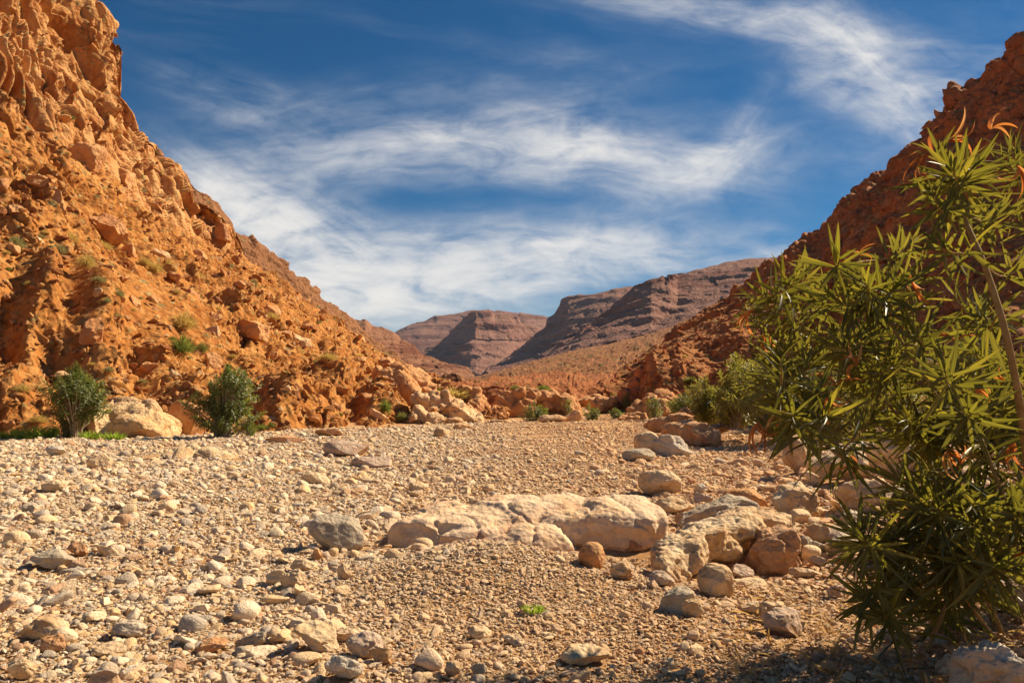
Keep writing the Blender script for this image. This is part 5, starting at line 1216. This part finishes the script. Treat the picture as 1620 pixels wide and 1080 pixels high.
TL = [(290,560,54,44,'green','round bright green broom in the middle of the left slope'),(322,558,24,24,'olive','smaller round broom touching the bright green one'),(293,522,56,40,'straw','large dry tan broom above the round green broom'),
      (30,395,36,30,'grey','grey shrub at the left border of the bushy ledge'),(98,402,26,26,'grey','dense grey shrub left of the large angular boulder'),(112,385,34,26,'straw','dry shrub above the dense grey shrub'),(140,425,36,34,'straw','dry tan shrub below the dense grey shrub'),
      (165,395,40,18,'straw','low yellow shrub in the shade of the large angular boulder'),(232,420,26,20,'straw','pale yellow shrub beside the pointed stone'),(248,432,30,26,'straw','pale yellow shrub on the open mid slope'),(265,425,24,20,'straw','straw coloured shrub right of the pale yellow one'),
      (310,445,34,22,'straw','pale cushion on the upper mid scree'),(190,470,24,16,'grey','grey green cushion below the tilted light slab'),(186,505,24,14,'grey','flat grey cushion right of the gully'),(160,448,26,14,'grey','grey cushion beside the small pale orange stone'),
      (40,620,34,20,'straw','dry brown shrub low on the slope at the left border'),(66,668,34,18,'straw','yellow shrub at the foot of the slope near the left border'),(402,455,18,18,'grey','grey shrub under the skyline of the right scree'),
      (465,560,44,18,'straw','yellow tuft row on the right scree'),(490,568,30,16,'straw','yellow tuft right of the yellow tuft row'),(430,505,30,16,'straw','yellow tufts under the tilted block'),(520,570,34,18,'straw','straw tuft beside the brown stone'),
      (605,615,30,18,'olive','olive shrub above the gap in the left slope tail'),(603,634,24,22,'green','green shrub in the gap of the left slope tail'),(611,652,22,32,'green','tall green shrub below the other in the gap of the left slope tail'),
      (660,636,38,28,'green','left and largest of three round green shrubs on the knobbly outcrop'),(687,626,30,20,'green','upper right of three round green shrubs on the knobbly outcrop'),(685,642,30,22,'green','lower right of three round green shrubs on the knobbly outcrop'),
      (638,666,26,20,'olive','olive brown shrub in front of the pale knobbly outcrop'),(652,656,22,10,'green','flat green shrub beside the olive brown shrub'),(720,630,62,24,'straw','wide dry brown broom on the skyline where the left slope ends'),
      (385,610,20,12,'grey','grey cushion right of the wide dark green bush top'),(400,622,18,10,'grey','brownish cushion right of the wide dark green bush'),(175,588,20,12,'grey','grey cushion above the great pale boulder'),(228,605,18,10,'grey','dark cushion on earth above the great pale boulder'),
      (432,675,16,12,'olive','olive tuft at the foot of the slope right of the bushes'),(415,678,26,12,'green','bright tuft right of the wide dark green bush')]
for i, (px, py, w_, h_, kd, lb) in enumerate(TL):
    p, n = on_hill(LH, px, py); D_ = p[1]; tuft(p+np.array([0, -.15, h_*.1/F*D_]), w_/F*D_/1.8, h_/F*D_/1.15, kd, i, lb)
for a in TL: ANCH['slope'].append((a[0], a[1]-a[3]/2, phrase(a[5])))
ANCH['mid'] = [(1000, 520, 'nearer right mesa'), (950, 600, 'pale road'), (860, 560, 'dark shaded nose of the long mesa'), (1050, 590, 'dark red outcrop'), (780, 600, 'flat topped butte'), (1150, 470, 'right end of the mesas'), (900, 610, 'humped orange outcrop'), (1100, 500, 'red hillside edge')]
def tuft_field(h, n, seed, test, kinds, smin, smax, where, noun='cushion shrub'):
    P_, s, rg = hill_points(h, n*8, seed, test, smin, smax, 1.6); o_ = np.argsort(-s/P_[:, 1]+rg.rand(len(s))*.004)[:n]; P_ = P_[o_]; s = s[o_]
    CN = dict(grey='grey green', straw='straw yellow', olive='olive', green='green'); kk = [kinds[rg.randint(len(kinds))] for _ in range(len(P_))]
    LBS = anchored([CN[k]+' '+noun for k in kk], P_, s/P_[:, 1], where, ('above', 'below'))
    for i in range(len(P_)): tuft(P_[i], s[i], s[i]*rg.uniform(.7, 1.1), kk[i], i, LBS[i], 'cushion shrubs scattered on the slopes')
tuft_field(LH, 112, 21, lambda P_, V_, px, py: (V_ < .97)*(px > 0)*(.35+.65*sst(-py, -560, -430))*(py < 660)*(py > 100), ['grey', 'grey', 'straw', 'straw', 'olive'], 3.5, 11, 'slope')
tuft_field(LH, 12, 22, lambda P_, V_, px, py: (V_ > 1.1)*(V_ < 1.9)*(px > 0)*(py > 0)*1., ['olive', 'green'], 3., 6, 'slope', 'cliff shrub')
tuft_field(RH, 48, 23, lambda P_, V_, px, py: (px < 1620)*(py < 640)*1., ['straw', 'straw', 'olive', 'grey'], 2.5, 7, 'right', 'hillside shrub')
tuft_field(MS, 60, 24, lambda P_, V_, px, py: (px > 740)*(px < 1230)*(py < 612)*(V_ < 1.6)*1., ['olive', 'straw', 'olive'], 1.6, 3.6, 'mid')
tuft_field(BL, 18, 25, lambda P_, V_, px, py: (V_ > .9)*(px < 1000)*1., ['olive', 'straw', 'grey'], 1.8, 4, 'mid', 'bluff shrub')
# the small rest of the scrub
C_TUF = shape_set('shrub_shapes', None); k_ = 0
for o in [q for q in bpy.data.objects if q.name.startswith('cushion_shrub')][-90:]:
    if o.data.name not in [q.data.name for q in C_TUF.objects]: COL.objects.unlink(o); C_TUF.objects.link(o)
def scrub(h, n, seed, test, smin, smax, label):
    P_, s, rg = hill_points(h, n, seed, test, smin, smax, 1.6); n = len(P_)
    scatter('scrub', P_, np.stack([np.zeros(n), np.zeros(n), rg.uniform(0, 6, n)], -1), s[:, None]*np.array([1, 1, .85]), rg.randint(0, len(C_TUF.objects), n), C_TUF, label, 'scrub')
scrub(MS, 900, 31, lambda P_, V_, px, py: (px > 700)*(V_ < 1.85)*np.clip(1.5-V_*.6, .2, 1), .8, 2.4, 'dwarf scrub dotting the long tan slope')
scrub(RH, 900, 32, lambda P_, V_, px, py: (px > 900)*(py < 660)*1., 1.2, 4., 'dwarf scrub dotting the red hillside')
scrub(LH, 700, 33, lambda P_, V_, px, py: (V_ < 1.)*1.*(px > -300)*(py < 650), 1.5, 4.5, 'dwarf scrub dotting the left scree')
scrub(BL, 260, 34, lambda P_, V_, px, py: (V_ > .8)*1., .9, 2.4, 'dwarf scrub on the low red bluff')
p, n = on_hill(RH, 1137, 548); tuft(p, .5, .55, 'green', 3, 'single round dark green shrub on the red slope above the thicket')
p, n = on_hill(RH, 1094, 604); tuft(p, .62, .5, 'olive', 4, 'olive shrub on the right flank of the dark red outcrop')
tuft(Pt(815, 616, 47), .45, .4, 'olive', 2, 'small shrub on top of the humped orange outcrop')
tuft(Pt(860, 616, 47), .55, .4, 'green', 1, 'green shrub crowning the right part of the humped orange outcrop')
# green weeds on the gravel
def weed(px, by, wp, hp, n, seed, label):
    rg = np.random.RandomState(seed); b = ray_ground(px, by) if by > 700 else Pt(px, by, 24.); R_ = wp/F*b[1]/2; H = hp/F*b[1]
    a = rg.uniform(0, 6.283, n); r_ = R_*np.sqrt(rg.rand(n)); base = np.stack([b[0]+np.cos(a)*r_, b[1]+np.sin(a)*r_*.8, np.zeros(n)], 1); base[:, 2] = bed_z(base[:, 0], base[:, 1])
    d_ = np.stack([np.cos(a)*.7, np.sin(a)*.7, np.ones(n)], 1)+rg.normal(0, .3, (n, 3)); L_ = H*rg.uniform(.5, 1.1, n)
    o = ribbons('green_weed', base, d_, rg.normal(size=(n, 3)), L_, L_*.16, rg.uniform(0, .5, n), 3, L_GR); tag(o, label, 'weed')
weed(842, 968, 30, 13, 170, 1, 'small bright green weed on the gravel mound')
weed(58, 697, 54, 22, 190, 2, 'bright green weeds at the gravel edge near the left border')
weed(15, 699, 30, 14, 120, 3, 'low green weeds at the very left border')
weed(142, 692, 22, 16, 110, 4, 'green weed at the left foot of the great pale boulder')
weed(178, 692, 26, 16, 120, 5, 'green weed in front of the great pale boulder')

# ------------------------------------------------------------------ the air
def haze():
    bm = bmesh.new(); bmesh.ops.create_cube(bm, size=1); me = bpy.data.meshes.new('haze'); bm.to_mesh(me); bm.free()
    o = bpy.data.objects.new('haze', me); COL.objects.link(o); o.scale = (12400, 7600, 480); o.location = (0, 3250, 215)
    m = bpy.data.materials.new('haze_air'); m.use_nodes = True; t = NT(m.node_tree); t.n.clear(); mo = t.node('ShaderNodeOutputMaterial')
    v = t.node('ShaderNodeVolumePrincipled'); v.inputs['Color'].default_value = (.62, .72, .95, 1); v.inputs['Density'].default_value = .000045; v.inputs['Anisotropy'].default_value = .2
    t.l.new(v.outputs[0], mo.inputs['Volume']); me.materials.append(m); tag(o, 'thin bluish haze in the valley air', 'haze', kind='stuff')
haze()

# ---- litter under the oleander: fallen leaves and dry twigs, nobody could count it
def litter():
    rg = np.random.RandomState(77); n = 420; px = rg.uniform(1150, 1700, n); y = 3.2+2.4*rg.rand(n); x = (px-810)/F*y; base = np.stack([x, y, bed_z(x, y)+.012+.02*rg.rand(n)], 1)
    a = rg.uniform(0, 6.283, n); d_ = np.stack([np.cos(a), np.sin(a), rg.uniform(-.05, .3, n)], 1); nn = np.stack([rg.normal(0, .3, n), rg.normal(0, .3, n), np.ones(n)], 1)
    o = ribbons('leaf_litter', base, d_, nn, rg.uniform(.05, .17, n), rg.uniform(.012, .022, n), np.zeros(n), 5, mat_leaf('litter_leaf', [(0, (.30, .17, .07)), (.5, (.42, .25, .10)), (1, (.50, .36, .16))], (.38, .24, .11), (.4, .25, .08), rough=.7, spec=.15, rib=(.4, .26, .12)), None, fold=.3, curl=rg.normal(.2, .9, n))
    tag(o, 'dry fallen leaves scattered on the shaded ground under the large oleander', 'leaf litter', kind='stuff')
    tl = []
    for i in range(70):
        p0 = np.array([(rg.uniform(1050, 1700)-810)/F*1., 1., 0.]); y_ = rg.uniform(3.6, 7.); p0 = np.array([p0[0]*y_, y_, 0]); a = rg.uniform(0, 6.283); l_ = rg.uniform(.08, .32)
        q = np.array([p0+np.array([math.cos(a+.5*math.sin(t*3+i))*l_*t, math.sin(a+.5*math.sin(t*3+i))*l_*t, 0]) for t in np.linspace(0, 1, 7)]); q[:, 2] = bed_z(q[:, 0], q[:, 1])+.018+.03*rg.rand()*np.linspace(0, 1, 7); tl.append(tube(q, .0035, .0012, 4))
    vv = []; ff = []; o_ = 0
    for v, f in tl: vv.append(v); ff.append(f+o_); o_ += len(v)
    tag(link('twig_litter', mesh_np('twig_litter', np.concatenate(vv), np.concatenate(ff)), None, B_BU), 'thin dry twigs lying on the gravel around the large oleander', 'twigs', kind='stuff')
litter()
